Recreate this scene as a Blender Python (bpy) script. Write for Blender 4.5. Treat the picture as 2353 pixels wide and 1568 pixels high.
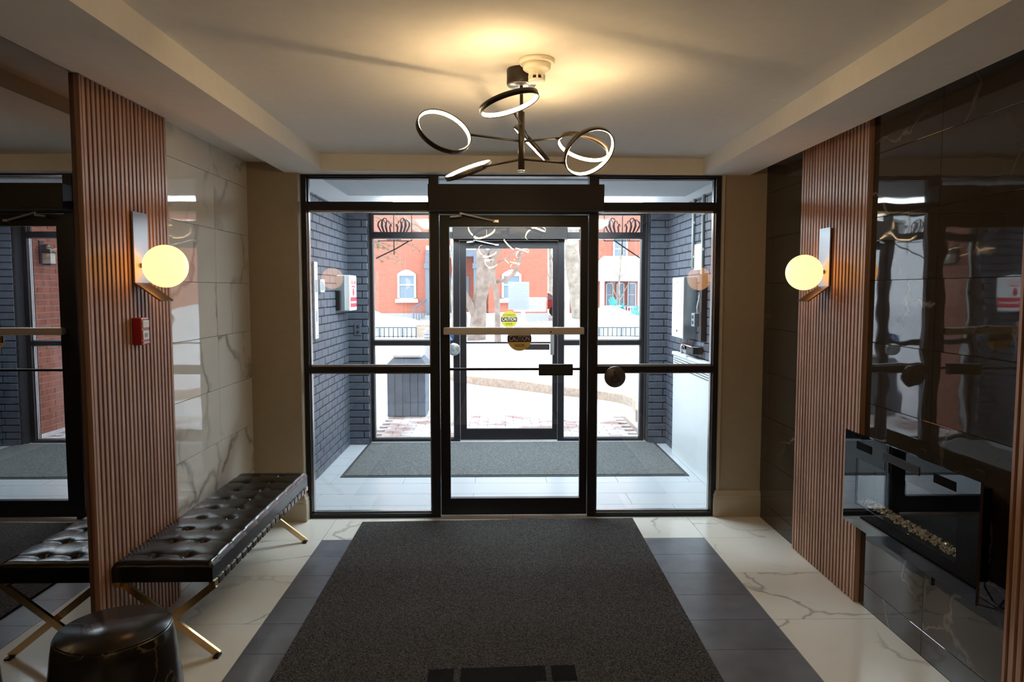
import bpy, bmesh, math, random
from mathutils import Vector, Matrix

for _o in list(bpy.data.objects):
    bpy.data.objects.remove(_o, do_unlink=True)
SC = bpy.context.scene
COL = SC.collection
random.seed(7)
PI = math.pi

# ------------------------------------------------------------------ camera
F_PX, CX, CY, EYE = 1640.0, 1176.5, 784.0, 1.6
YAW = math.atan((CX - 1146.0) / F_PX)
PITCH = math.atan((CY - 668.0) / F_PX)
cam_data = bpy.data.cameras.new('camera')
cam_data.sensor_fit = 'HORIZONTAL'
cam_data.sensor_width = 36.0
cam_data.lens = 36.0 * F_PX / 2353.0
cam_data.clip_end = 500
cam = bpy.data.objects.new('camera', cam_data)
cam.location = (0, 0, EYE)
cam.rotation_euler = (PI / 2 - PITCH, 0, -YAW)
COL.objects.link(cam)
SC.camera = cam

# ------------------------------------------------------------------ light
world = bpy.data.worlds.new('overcast_sky')
SC.world = world
world.use_nodes = True
_bg = world.node_tree.nodes['Background']
_bg.inputs['Color'].default_value = (0.84, 0.92, 1.0, 1)
_bg.inputs['Strength'].default_value = 1.75
SC.view_settings.view_transform = 'Standard'
SC.view_settings.look = 'None'
SC.view_settings.gamma = 1.0
SC.view_settings.use_curve_mapping = False
SC.view_settings.exposure = 1.2
RING_GLOW, GLOBE_GLOW, PANEL_GLOW = 31.0, 1.6, 12.5


def at(px, py, Y):
    """photo pixel -> world point on the plane y = Y"""
    sy, cy_, sp, cp = math.sin(YAW), math.cos(YAW), math.sin(PITCH), math.cos(PITCH)
    fw = Vector((sy * cp, cy_ * cp, -sp)); rt = Vector((cy_, -sy, 0)); up = rt.cross(fw)
    d = fw * F_PX + rt * (px - CX) - up * (py - CY)
    return Vector((0, 0, EYE)) + d * (Y / d.y)


# ------------------------------------------------------------------ materials
def nodes_of(name):
    m = bpy.data.materials.new(name)
    m.use_nodes = True
    nt = m.node_tree
    return m, nt, nt.nodes, nt.links, nt.nodes['Principled BSDF']


def rgba(c):
    return (c[0], c[1], c[2], 1)


def plain(name, col, rough=0.5, metal=0.0, spec=0.5, var=0.0, scale=20.0, bump=0.0, bscale=200.0, coat=0.0):
    m, nt, N, L, b = nodes_of(name)
    b.inputs['Roughness'].default_value = rough
    b.inputs['Metallic'].default_value = metal
    b.inputs['Specular IOR Level'].default_value = spec
    b.inputs['Coat Weight'].default_value = coat
    b.inputs['Coat Roughness'].default_value = 0.05
    geo = N.new('ShaderNodeNewGeometry')
    nz = N.new('ShaderNodeTexNoise'); nz.inputs['Scale'].default_value = scale; nz.inputs['Detail'].default_value = 4
    L.new(geo.outputs['Position'], nz.inputs['Vector'])
    r = N.new('ShaderNodeValToRGB')
    r.color_ramp.elements[0].position = 0.3; r.color_ramp.elements[1].position = 0.7
    v = max(var, 0.02)
    r.color_ramp.elements[0].color = rgba([max(0, c * (1 - v)) for c in col])
    r.color_ramp.elements[1].color = rgba([min(1, c * (1 + v)) for c in col])
    L.new(nz.outputs['Fac'], r.inputs['Fac']); L.new(r.outputs['Color'], b.inputs['Base Color'])
    if bump > 0:
        n2 = N.new('ShaderNodeTexNoise'); n2.inputs['Scale'].default_value = bscale; n2.inputs['Detail'].default_value = 3
        L.new(geo.outputs['Position'], n2.inputs['Vector'])
        bp = N.new('ShaderNodeBump'); bp.inputs['Strength'].default_value = bump; bp.inputs['Distance'].default_value = 0.01
        L.new(n2.outputs['Fac'], bp.inputs['Height']); L.new(bp.outputs['Normal'], b.inputs['Normal'])
    return m


def emitter(name, col, strength):
    m, nt, N, L, b = nodes_of(name)
    b.inputs['Base Color'].default_value = (0.8, 0.75, 0.65, 1)
    b.inputs['Emission Color'].default_value = rgba(col)
    b.inputs['Emission Strength'].default_value = strength
    b.inputs['Roughness'].default_value = 0.4
    return m


def stone(name, base, vein, vein_amt, rough, vscale=1.1, cloud=0.08, wobble=0.0, spec=0.5, thin=0.035, cover=0.5):
    """polished stone with branching veins, shifted on every piece"""
    m, nt, N, L, b = nodes_of(name)
    b.inputs['Roughness'].default_value = rough
    b.inputs['Specular IOR Level'].default_value = spec
    geo = N.new('ShaderNodeNewGeometry'); oi = N.new('ShaderNodeObjectInfo')
    mul = N.new('ShaderNodeVectorMath'); mul.operation = 'SCALE'
    cmb = N.new('ShaderNodeCombineXYZ')
    for k in range(3):
        L.new(oi.outputs['Random'], cmb.inputs[k])
    L.new(cmb.outputs[0], mul.inputs[0]); mul.inputs['Scale'].default_value = 37.0
    add = N.new('ShaderNodeVectorMath'); L.new(geo.outputs['Position'], add.inputs[0]); L.new(mul.outputs[0], add.inputs[1])
    warp = N.new('ShaderNodeTexNoise'); warp.inputs['Scale'].default_value = 2.2; warp.inputs['Detail'].default_value = 5
    L.new(add.outputs[0], warp.inputs['Vector'])
    ws = N.new('ShaderNodeVectorMath'); ws.operation = 'SCALE'; ws.inputs['Scale'].default_value = 0.55
    L.new(warp.outputs['Color'], ws.inputs[0])
    a2 = N.new('ShaderNodeVectorMath'); L.new(add.outputs[0], a2.inputs[0]); L.new(ws.outputs[0], a2.inputs[1])
    vo = N.new('ShaderNodeTexVoronoi'); vo.feature = 'DISTANCE_TO_EDGE'; vo.inputs['Scale'].default_value = vscale
    L.new(a2.outputs[0], vo.inputs['Vector'])
    rv = N.new('ShaderNodeValToRGB')
    rv.color_ramp.elements[0].color = (1, 1, 1, 1); rv.color_ramp.elements[1].color = (0, 0, 0, 1)
    rv.color_ramp.elements[1].position = thin
    L.new(vo.outputs['Distance'], rv.inputs['Fac'])
    msk = N.new('ShaderNodeTexNoise'); msk.inputs['Scale'].default_value = 1.7; msk.inputs['Detail'].default_value = 3
    L.new(add.outputs[0], msk.inputs['Vector'])
    rm = N.new('ShaderNodeValToRGB')
    rm.color_ramp.elements[0].position = cover - 0.08; rm.color_ramp.elements[1].position = cover + 0.12
    L.new(msk.outputs['Fac'], rm.inputs['Fac'])
    pr = N.new('ShaderNodeMath'); pr.operation = 'MULTIPLY'
    L.new(rv.outputs['Color'], pr.inputs[0]); L.new(rm.outputs['Color'], pr.inputs[1])
    pr2 = N.new('ShaderNodeMath'); pr2.operation = 'MULTIPLY'; pr2.inputs[1].default_value = vein_amt
    L.new(pr.outputs[0], pr2.inputs[0])
    cl = N.new('ShaderNodeTexNoise'); cl.inputs['Scale'].default_value = 3.0; cl.inputs['Detail'].default_value = 6
    L.new(a2.outputs[0], cl.inputs['Vector'])
    rc = N.new('ShaderNodeValToRGB')
    rc.color_ramp.elements[0].position = 0.3; rc.color_ramp.elements[1].position = 0.75
    rc.color_ramp.elements[0].color = rgba(base); rc.color_ramp.elements[1].color = rgba([c * (1 - cloud) + v * cloud for c, v in zip(base, vein)])
    L.new(cl.outputs['Fac'], rc.inputs['Fac'])
    mx = N.new('ShaderNodeMixRGB'); L.new(pr2.outputs[0], mx.inputs['Fac']); L.new(rc.outputs['Color'], mx.inputs['Color1'])
    mx.inputs['Color2'].default_value = rgba(vein)
    L.new(mx.outputs['Color'], b.inputs['Base Color'])
    if wobble > 0:
        wn = N.new('ShaderNodeTexNoise'); wn.inputs['Scale'].default_value = 5.0; wn.inputs['Detail'].default_value = 1
        L.new(add.outputs[0], wn.inputs['Vector'])
        bp = N.new('ShaderNodeBump'); bp.inputs['Strength'].default_value = wobble; bp.inputs['Distance'].default_value = 0.01
        L.new(wn.outputs['Fac'], bp.inputs['Height']); L.new(bp.outputs['Normal'], b.inputs['Normal'])
    return m


def wood(name, c1, c2, rough):
    m, nt, N, L, b = nodes_of(name)
    b.inputs['Roughness'].default_value = rough
    geo = N.new('ShaderNodeNewGeometry'); oi = N.new('ShaderNodeObjectInfo')
    mp = N.new('ShaderNodeMapping'); mp.inputs['Scale'].default_value = (60, 60, 1.5)
    L.new(geo.outputs['Position'], mp.inputs['Vector'])
    nz = N.new('ShaderNodeTexNoise'); nz.inputs['Scale'].default_value = 1.5; nz.inputs['Detail'].default_value = 6
    L.new(mp.outputs[0], nz.inputs['Vector'])
    sm = N.new('ShaderNodeMath'); sm.operation = 'MULTIPLY_ADD'; sm.inputs[1].default_value = 0.3; 
    L.new(oi.outputs['Random'], sm.inputs[0]); L.new(nz.outputs['Fac'], sm.inputs[2])
    r = N.new('ShaderNodeValToRGB'); r.color_ramp.elements[0].position = 0.4; r.color_ramp.elements[1].position = 0.95
    r.color_ramp.elements[0].color = rgba(c1); r.color_ramp.elements[1].color = rgba(c2)
    L.new(sm.outputs[0], r.inputs['Fac']); L.new(r.outputs['Color'], b.inputs['Base Color'])
    return m


def glass(name, tint, base_r):
    m, nt, N, L, b = nodes_of(name)
    N.remove(b)
    out = N['Material Output']
    tr = N.new('ShaderNodeBsdfTransparent'); tr.inputs['Color'].default_value = rgba(tint)
    gl = N.new('ShaderNodeBsdfGlossy'); gl.inputs['Roughness'].default_value = 0.0; gl.inputs['Color'].default_value = (1, 1, 1, 1)
    lw = N.new('ShaderNodeLayerWeight'); lw.inputs['Blend'].default_value = 0.5
    pw = N.new('ShaderNodeMath'); pw.operation = 'POWER'; pw.inputs[1].default_value = 5.0
    L.new(lw.outputs['Facing'], pw.inputs[0])
    ma = N.new('ShaderNodeMath'); ma.operation = 'MULTIPLY_ADD'; ma.inputs[1].default_value = 1 - base_r; ma.inputs[2].default_value = base_r
    L.new(pw.outputs[0], ma.inputs[0])
    mx = N.new('ShaderNodeMixShader')
    L.new(ma.outputs[0], mx.inputs['Fac']); L.new(tr.outputs[0], mx.inputs[1]); L.new(gl.outputs[0], mx.inputs[2])
    L.new(mx.outputs[0], out.inputs['Surface'])
    return m


def speckle(name, dark, light, rough, scale, bump):
    m, nt, N, L, b = nodes_of(name)
    b.inputs['Roughness'].default_value = rough
    b.inputs['Specular IOR Level'].default_value = 0.2
    geo = N.new('ShaderNodeNewGeometry')
    vo = N.new('ShaderNodeTexVoronoi'); vo.inputs['Scale'].default_value = scale
    L.new(geo.outputs['Position'], vo.inputs['Vector'])
    nz = N.new('ShaderNodeTexNoise'); nz.inputs['Scale'].default_value = scale * 0.8; nz.inputs['Detail'].default_value = 2
    L.new(geo.outputs['Position'], nz.inputs['Vector'])
    r = N.new('ShaderNodeValToRGB'); r.color_ramp.elements[0].position = 0.35; r.color_ramp.elements[1].position = 0.75
    r.color_ramp.elements[0].color = rgba(dark); r.color_ramp.elements[1].color = rgba(light)
    L.new(nz.outputs['Fac'], r.inputs['Fac']); L.new(r.outputs['Color'], b.inputs['Base Color'])
    bp = N.new('ShaderNodeBump'); bp.inputs['Strength'].default_value = bump; bp.inputs['Distance'].default_value = 0.004
    L.new(vo.outputs['Distance'], bp.inputs['Height']); L.new(bp.outputs['Normal'], b.inputs['Normal'])
    return m


def snowy(name, ground, scale, lo, hi):
    """ground with a broken cover of snow"""
    m, nt, N, L, b = nodes_of(name)
    b.inputs['Roughness'].default_value = 0.9
    geo = N.new('ShaderNodeNewGeometry')
    nz = N.new('ShaderNodeTexNoise'); nz.inputs['Scale'].default_value = scale; nz.inputs['Detail'].default_value = 6
    L.new(geo.outputs['Position'], nz.inputs['Vector'])
    r = N.new('ShaderNodeValToRGB'); r.color_ramp.elements[0].position = lo; r.color_ramp.elements[1].position = hi
    r.color_ramp.elements[0].color = rgba(ground); r.color_ramp.elements[1].color = (0.86, 0.87, 0.9, 1)
    L.new(nz.outputs['Fac'], r.inputs['Fac']); L.new(r.outputs['Color'], b.inputs['Base Color'])
    bp = N.new('ShaderNodeBump'); bp.inputs['Strength'].default_value = 0.5; bp.inputs['Distance'].default_value = 0.03
    L.new(nz.outputs['Fac'], bp.inputs['Height']); L.new(bp.outputs['Normal'], b.inputs['Normal'])
    return m


def far_brick(name, c1, c2, mortar):
    m, nt, N, L, b = nodes_of(name)
    b.inputs['Roughness'].default_value = 0.9
    geo = N.new('ShaderNodeNewGeometry')
    sep = N.new('ShaderNodeSeparateXYZ'); L.new(geo.outputs['Position'], sep.inputs[0])
    ad = N.new('ShaderNodeMath'); L.new(sep.outputs['X'], ad.inputs[0]); L.new(sep.outputs['Y'], ad.inputs[1])
    cmb = N.new('ShaderNodeCombineXYZ'); L.new(ad.outputs[0], cmb.inputs['X']); L.new(sep.outputs['Z'], cmb.inputs['Y'])
    br = N.new('ShaderNodeTexBrick'); L.new(cmb.outputs[0], br.inputs['Vector'])
    br.inputs['Scale'].default_value = 1.0; br.inputs['Brick Width'].default_value = 0.22; br.inputs['Row Height'].default_value = 0.075
    br.inputs['Mortar Size'].default_value = 0.006
    br.inputs['Color1'].default_value = rgba(c1); br.inputs['Color2'].default_value = rgba(c2); br.inputs['Mortar'].default_value = rgba(mortar)
    L.new(br.outputs['Color'], b.inputs['Base Color'])
    return m


M = {}
M['paint'] = plain('ceiling_paint', (0.80, 0.76, 0.69), 0.85, var=0.02, bump=0.05, bscale=60)
M['taupe'] = plain('taupe_paint', (0.35, 0.29, 0.205), 0.7, var=0.03, bump=0.05, bscale=80)
M['trim'] = plain('cream_trim', (0.47, 0.41, 0.31), 0.45, var=0.02)
M['vest_paint'] = plain('white_paint', (0.90, 0.91, 0.92), 0.85, var=0.02)
M['vest_grey'] = plain('grey_slab_paint', (0.58, 0.62, 0.65), 0.8, var=0.02)
M['marble'] = stone('white_marble_tile', (0.86, 0.83, 0.75), (0.30, 0.28, 0.25), 0.75, 0.16, 1.3, 0.10, cover=0.47, thin=0.022)
M['wall_marble'] = stone('polished_white_marble', (0.70, 0.665, 0.59), (0.20, 0.19, 0.17), 0.8, 0.03, 1.5, 0.10, wobble=0.05, cover=0.49, thin=0.05)
M['slate'] = plain('slate_floor_tile', (0.15, 0.156, 0.182), 0.26, var=0.15, scale=6, bump=0.05, bscale=40)
M['grout'] = plain('grey_grout', (0.20, 0.18, 0.15), 0.9)
M['dark_grout'] = plain('dark_grout', (0.10, 0.09, 0.075), 0.9)
M['dark_stone'] = stone('polished_dark_stone', (0.034, 0.026, 0.019), (0.30, 0.25, 0.20), 0.55, 0.025, 0.9, 0.03, wobble=0.10, cover=0.52, thin=0.010, spec=0.62)
M['nero'] = stone('black_gold_marble', (0.008, 0.007, 0.006), (0.42, 0.31, 0.15), 0.9, 0.22, 5.0, 0.05, cover=0.47, thin=0.020)
M['vest_tile'] = stone('pale_grey_tile', (0.50, 0.53, 0.56), (0.40, 0.42, 0.45), 0.25, 0.30, 1.4, 0.2)
M['slat'] = wood('walnut_slat', (0.29, 0.145, 0.092), (0.52, 0.315, 0.22), 0.42)
M['slat_back'] = plain('slat_backing', (0.030, 0.010, 0.006), 0.8)
M['frame'] = plain('black_aluminium', (0.010, 0.009, 0.012), 0.38, spec=0.4)
M['header'] = plain('dark_bronze_box', (0.024, 0.017, 0.015), 0.5, spec=0.3)
M['glass'] = glass('clear_glass', (0.970, 0.985, 0.99), 0.05)
M['mirror'] = plain('smoked_mirror', (0.38, 0.37, 0.37), 0.0, metal=1.0, var=0.0)
M['leather'] = plain('black_leather', (0.007, 0.007, 0.009), 0.25, spec=0.6, var=0.1, bump=0.03, bscale=350)
M['strap'] = plain('glossy_strap_leather', (0.035, 0.036, 0.040), 0.16, spec=0.9)
M['brass'] = plain('satin_brass', (0.72, 0.52, 0.28), 0.24, metal=1.0)
M['sconce'] = plain('black_satin_metal', (0.36, 0.38, 0.41), 0.42, metal=0.9)
M['lip'] = plain('bronze_satin_metal', (0.20, 0.14, 0.07), 0.30, metal=0.9)
M['black'] = plain('matt_black', (0.012, 0.011, 0.011), 0.5)
M['lamp_black'] = plain('dark_bronze_lamp_metal', (0.020, 0.013, 0.009), 0.42, spec=0.4)
M['chrome'] = plain('chrome', (0.75, 0.76, 0.78), 0.08, metal=1.0)
M['silver'] = plain('brushed_aluminium', (0.62, 0.62, 0.62), 0.30, metal=0.9)
M['pushbar'] = plain('champagne_aluminium', (0.58, 0.51, 0.45), 0.45, metal=0.3)
M['button_bronze'] = plain('dark_bronze_button', (0.10, 0.08, 0.075), 0.35, metal=0.5)
M['globe'] = emitter('opal_globe', (1.0, 0.44, 0.125), GLOBE_GLOW)
M['led'] = emitter('led_strip', (1.0, 0.70, 0.36), RING_GLOW)
M['panel_light'] = emitter('fluorescent_diffuser', (0.80, 0.93, 1.0), PANEL_GLOW)
M['white'] = plain('white_plastic', (0.80, 0.80, 0.78), 0.4)
M['cream'] = plain('cream_plastic', (0.80, 0.74, 0.60), 0.4)
M['red'] = plain('red_plastic', (0.42, 0.02, 0.025), 0.35)
M['red_paint'] = plain('red_print', (0.70, 0.03, 0.06), 0.5)
M['pink'] = plain('pink_print', (0.80, 0.48, 0.46), 0.6)
M['grey_plastic'] = plain('grey_plastic', (0.30, 0.33, 0.36), 0.5)
M['yellow'] = plain('yellow_print', (0.46, 0.38, 0.03), 0.5)
M['amber'] = plain('amber_print', (0.75, 0.52, 0.16), 0.5)
M['paper'] = plain('backlit_paper', (0.36, 0.37, 0.45), 0.8)  # white sheet; its grey-lavender backlit tone is put into the colour
M['ink'] = plain('grey_ink', (0.30, 0.32, 0.42), 0.8)
M['blue'] = plain('blue_print', (0.03, 0.14, 0.42), 0.5)
M['mat'] = speckle('charcoal_carpet', (0.018, 0.017, 0.017), (0.145, 0.134, 0.128), 1.0, 190, 1.0)
M['mat_black'] = speckle('black_carpet', (0.004, 0.004, 0.005), (0.014, 0.014, 0.015), 1.0, 260, 0.6)
M['vest_mat'] = speckle('grey_carpet', (0.06, 0.065, 0.065), (0.24, 0.25, 0.25), 1.0, 160, 0.8)
M['rubber'] = plain('black_rubber', (0.03, 0.035, 0.04), 0.6)
M['brick_dark'] = plain('charcoal_painted_brick', (0.082, 0.095, 0.125), 0.55, var=0.12, scale=15, bump=0.25, bscale=90)
M['mortar_dark'] = plain('dark_mortar', (0.016, 0.018, 0.024), 0.9)
M['brick_red'] = plain('red_brick', (0.40, 0.135, 0.085), 0.85, var=0.25, scale=9, bump=0.2, bscale=70)
M['mortar'] = plain('grey_mortar', (0.42, 0.34, 0.29), 0.95)
M['glassblack'] = plain('black_glass', (0.004, 0.004, 0.005), 0.015, spec=0.75)
M['firebox'] = plain('firebox_black', (0.005, 0.005, 0.006), 0.9, spec=0.05)
M['crystal'] = plain('glass_crystals', (0.62, 0.55, 0.42), 0.08, spec=1.0, var=0.5, scale=160)
M['heater'] = plain('enamel_white', (0.72, 0.78, 0.80), 0.35)
M['steel'] = plain('stainless_steel', (0.60, 0.63, 0.65), 0.32, metal=0.8)
M['conduit'] = plain('painted_conduit', (0.50, 0.54, 0.52), 0.5)
M['snow'] = snowy('snow', (0.70, 0.73, 0.80), 1.6, 0.2, 0.5)
M['snow_pure'] = plain('fresh_snow', (0.88, 0.89, 0.91), 0.9, var=0.02)
M['paver'] = snowy('snow_dusted_paver', (0.50, 0.34, 0.30), 3.0, 0.38, 0.56)
M['kerb'] = plain('tan_stone', (0.56, 0.46, 0.36), 0.9, var=0.2)
M['cedar'] = plain('grey_stained_wood', (0.16, 0.20, 0.25), 0.7, var=0.12, scale=8)
M['house_brick'] = far_brick('house_brick', (0.60, 0.20, 0.13), (0.54, 0.175, 0.115), (0.58, 0.27, 0.20))
M['stone_grey'] = plain('grey_foundation', (0.46, 0.47, 0.48), 0.9, var=0.1)
M['house_white'] = plain('white_woodwork', (0.72, 0.74, 0.76), 0.6)
M['house_grey'] = plain('grey_woodwork', (0.20, 0.24, 0.30), 0.6)
M['pane_far'] = plain('window_pane', (0.26, 0.34, 0.40), 0.35)
M['bark'] = plain('bark', (0.33, 0.26, 0.215), 0.95, var=0.3, scale=5, bump=0.8, bscale=18)
M['bark_pale'] = plain('pale_bark', (0.42, 0.36, 0.29), 0.95, var=0.3, scale=5, bump=0.8, bscale=18)
M['needle'] = plain('pine_needles', (0.22, 0.27, 0.15), 0.9, var=0.3, scale=4)
M['iron'] = plain('wrought_iron', (0.05, 0.06, 0.075), 0.5)
M['iron_far'] = plain('teal_iron', (0.05, 0.10, 0.12), 0.5)
M['teal'] = plain('teal_plastic', (0.05, 0.42, 0.40), 0.5)
M['roof'] = plain('dark_shingle', (0.10, 0.10, 0.11), 0.9)
M['car_red'] = plain('red_car_paint', (0.5, 0.03, 0.04), 0.2)
M['lantern_glass'] = plain('lantern_glass', (0.75, 0.76, 0.62), 0.15)


# ------------------------------------------------------------------ mesh builder
class MB:
    def __init__(self):
        self.v = []; self.f = []; self.smooth = set()

    def add(self, vs, fs, smooth=False):
        o = len(self.v)
        self.v += [tuple(p) for p in vs]
        for f in fs:
            if smooth:
                self.smooth.add(len(self.f))
            self.f.append(tuple(i + o for i in f))
        return self

    def box(self, x0, x1, y0, y1, z0, z1):
        return self.add([(x0, y0, z0), (x1, y0, z0), (x1, y1, z0), (x0, y1, z0), (x0, y0, z1), (x1, y0, z1), (x1, y1, z1), (x0, y1, z1)],
                        [(0, 3, 2, 1), (4, 5, 6, 7), (0, 1, 5, 4), (1, 2, 6, 5), (2, 3, 7, 6), (3, 0, 4, 7)])

    def rbox(self, x0, x1, y0, y1, z0, z1, r=0.005, seg=2):
        bm = bmesh.new()
        bmesh.ops.create_cube(bm, size=1.0)
        for v in bm.verts:
            v.co = Vector((x0 + (v.co.x + .5) * (x1 - x0), y0 + (v.co.y + .5) * (y1 - y0), z0 + (v.co.z + .5) * (z1 - z0)))
        bmesh.ops.bevel(bm, geom=list(bm.edges), offset=r, segments=seg, affect='EDGES', profile=0.5)
        bm.verts.ensure_lookup_table()
        idx = {v: i for i, v in enumerate(bm.verts)}
        self.add([v.co[:] for v in bm.verts], [[idx[v] for v in f.verts] for f in bm.faces])
        bm.free()
        return self

    def obox(self, c, ax, ay, az, hx, hy, hz):
        """oriented box: centre, three unit axes, half sizes"""
        c, ax, ay, az = Vector(c), Vector(ax), Vector(ay), Vector(az)
        vs = [c + ax * (sx * hx) + ay * (sy * hy) + az * (sz * hz) for sz in (-1, 1) for sx, sy in ((-1, -1), (1, -1), (1, 1), (-1, 1))]
        return self.add(vs, [(0, 3, 2, 1), (4, 5, 6, 7), (0, 1, 5, 4), (1, 2, 6, 5), (2, 3, 7, 6), (3, 0, 4, 7)])

    def bar(self, p, q, w, h, up=(0, 0, 1)):
        p, q = Vector(p), Vector(q); d = (q - p); l = d.length; d.normalize()
        s = d.cross(Vector(up)); 
        if s.length < 1e-4: s = d.cross(Vector((0, 1, 0)))
        s.normalize(); u = s.cross(d)
        return self.obox((p + q) / 2, d, s, u, l / 2, w / 2, h / 2)

    def tube(self, pts, rad, n=8, cap=True, smooth=True):
        pts = [Vector(p) for p in pts]
        rads = rad if isinstance(rad, (list, tuple)) else [rad] * len(pts)
        vs = []; fs = []
        prev = None
        for i, p in enumerate(pts):
            d = (pts[min(i + 1, len(pts) - 1)] - pts[max(i - 1, 0)])
            d = d.normalized() if d.length > 0 else Vector((0, 0, 1))
            if prev is None:
                a = d.cross(Vector((0, 0, 1)))
                if a.length < 1e-3: a = d.cross(Vector((0, 1, 0)))
            else:
                a = prev - d * prev.dot(d)
            a.normalize(); prev = a
            b = d.cross(a)
            for k in range(n):
                t = 2 * PI * k / n
                vs.append(p + (a * math.cos(t) + b * math.sin(t)) * rads[i])
        for i in range(len(pts) - 1):
            for k in range(n):
                k2 = (k + 1) % n
                fs.append((i * n + k, i * n + k2, (i + 1) * n + k2, (i + 1) * n + k))
        self.add(vs, fs, smooth)
        if cap:
            o = len(self.v) - len(vs)
            self.f.append(tuple(o + k for k in reversed(range(n))))
            self.f.append(tuple(o + (len(pts) - 1) * n + k for k in range(n)))
        return self

    def lathe(self, prof, n=32, c=(0, 0, 0), axis='Z', smooth=True):
        vs = []; fs = []
        for r, h in prof:
            for k in range(n):
                t = 2 * PI * k / n
                x, y = r * math.cos(t), r * math.sin(t)
                if axis == 'Z': p = (c[0] + x, c[1] + y, c[2] + h)
                elif axis == 'Y': p = (c[0] + x, c[1] + h, c[2] + y)
                else: p = (c[0] + h, c[1] + x, c[2] + y)
                vs.append(p)
        for i in range(len(prof) - 1):
            for k in range(n):
                k2 = (k + 1) % n
                fs.append((i * n + k, i * n + k2, (i + 1) * n + k2, (i + 1) * n + k))
        self.add(vs, fs, smooth)
        o = len(self.v) - len(vs)
        if prof[0][0] > 1e-5: self.f.append(tuple(o + k for k in reversed(range(n))))
        if prof[-1][0] > 1e-5: self.f.append(tuple(o + (len(prof) - 1) * n + k for k in range(n)))
        return self

    def sphere(self, c, r, n=32, m=16, sz=1.0):
        prof = [(r * math.sin(PI * i / m) + (1e-6 if i in (0, m) else 0), -r * sz * math.cos(PI * i / m)) for i in range(m + 1)]
        return self.lathe(prof, n, c)

    def prism(self, poly, z0, z1):
        n = len(poly)
        return self.add([(x, y, z0) for x, y in poly] + [(x, y, z1) for x, y in poly],
                        [tuple(reversed(range(n))), tuple(range(n, 2 * n))] + [(i, (i + 1) % n, n + (i + 1) % n, n + i) for i in range(n)])

    def prism_y(self, poly, y0, y1):
        n = len(poly)
        return self.add([(x, y0, z) for x, z in poly] + [(x, y1, z) for x, z in poly],
                        [tuple(range(n)), tuple(reversed(range(n, 2 * n)))] + [((i + 1) % n, i, n + i, n + (i + 1) % n) for i in range(n)])

    def prism_x(self, poly, x0, x1):
        n = len(poly)
        return self.add([(x0, y, z) for y, z in poly] + [(x1, y, z) for y, z in poly],
                        [tuple(reversed(range(n))), tuple(range(n, 2 * n))] + [(i, (i + 1) % n, n + (i + 1) % n, n + i) for i in range(n)])

    def mesh(self, name, mat, shift=(0, 0, 0)):
        me = bpy.data.meshes.new(name)
        me.from_pydata([(x - shift[0], y - shift[1], z - shift[2]) for x, y, z in self.v], [], self.f)
        bm = bmesh.new(); bm.from_mesh(me)
        bmesh.ops.recalc_face_normals(bm, faces=bm.faces)
        bm.to_mesh(me); bm.free()
        if self.smooth:
            for i in self.smooth:
                if i < len(me.polygons): me.polygons[i].use_smooth = True
        me.materials.append(mat)
        return me

    def build(self, name, mat, parent=None, local=False):
        """one mesh object; coordinates are world ones unless local"""
        m = M[mat] if isinstance(mat, str) else mat
        if parent is None:
            xs = [p[0] for p in self.v]; ys = [p[1] for p in self.v]; zs = [p[2] for p in self.v]
            s = ((min(xs) + max(xs)) / 2, (min(ys) + max(ys)) / 2, min(zs)) if not local else (0, 0, 0)
            o = bpy.data.objects.new(name, self.mesh(name, m, s)); o.location = s
        else:
            s = (0, 0, 0) if local else origin_of(parent)
            o = bpy.data.objects.new(name, self.mesh(name, m, s)); o.parent = parent
        COL.objects.link(o)
        return o


def origin_of(o):
    v = Vector((0, 0, 0))
    while o is not None:
        v += o.location; o = o.parent
    return v


def tag(o, label=None, cat=None, group=None, kind=None):
    if label: o['label'] = label
    if cat: o['category'] = cat
    if group: o['group'] = group
    if kind: o['kind'] = kind
    return o


def thing(name, loc, label, cat, group=None, rz=0.0):
    o = bpy.data.objects.new(name, None)
    o.empty_display_size = 0.1
    o.location = loc; o.rotation_euler = (0, 0, rz)
    COL.objects.link(o)
    return tag(o, label, cat, group)


def struct(o, label=None):
    o['kind'] = 'structure'
    if label: o['label'] = label
    return o


def struct_empty(name, loc=(0, 0, 0), label=None):
    o = bpy.data.objects.new(name, None); o.location = loc; o.empty_display_size = 0.1
    COL.objects.link(o)
    return struct(o, label)


def inst(name, me, parent, loc, rz=0.0):
    """a further object on shared mesh data; loc is a world point"""
    o = bpy.data.objects.new(name, me)
    o.parent = parent
    o.location = Vector(loc) - origin_of(parent)
    o.rotation_euler = (0, 0, rz)
    COL.objects.link(o)
    return o


def box_mesh(name, mat, sx, sy, sz, ch=0.0):
    b = MB()
    if ch > 0: b.rbox(-sx / 2, sx / 2, -sy / 2, sy / 2, -sz / 2, sz / 2, ch, 1)
    else: b.box(-sx / 2, sx / 2, -sy / 2, sy / 2, -sz / 2, sz / 2)
    return b.mesh(name, M[mat])


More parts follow.
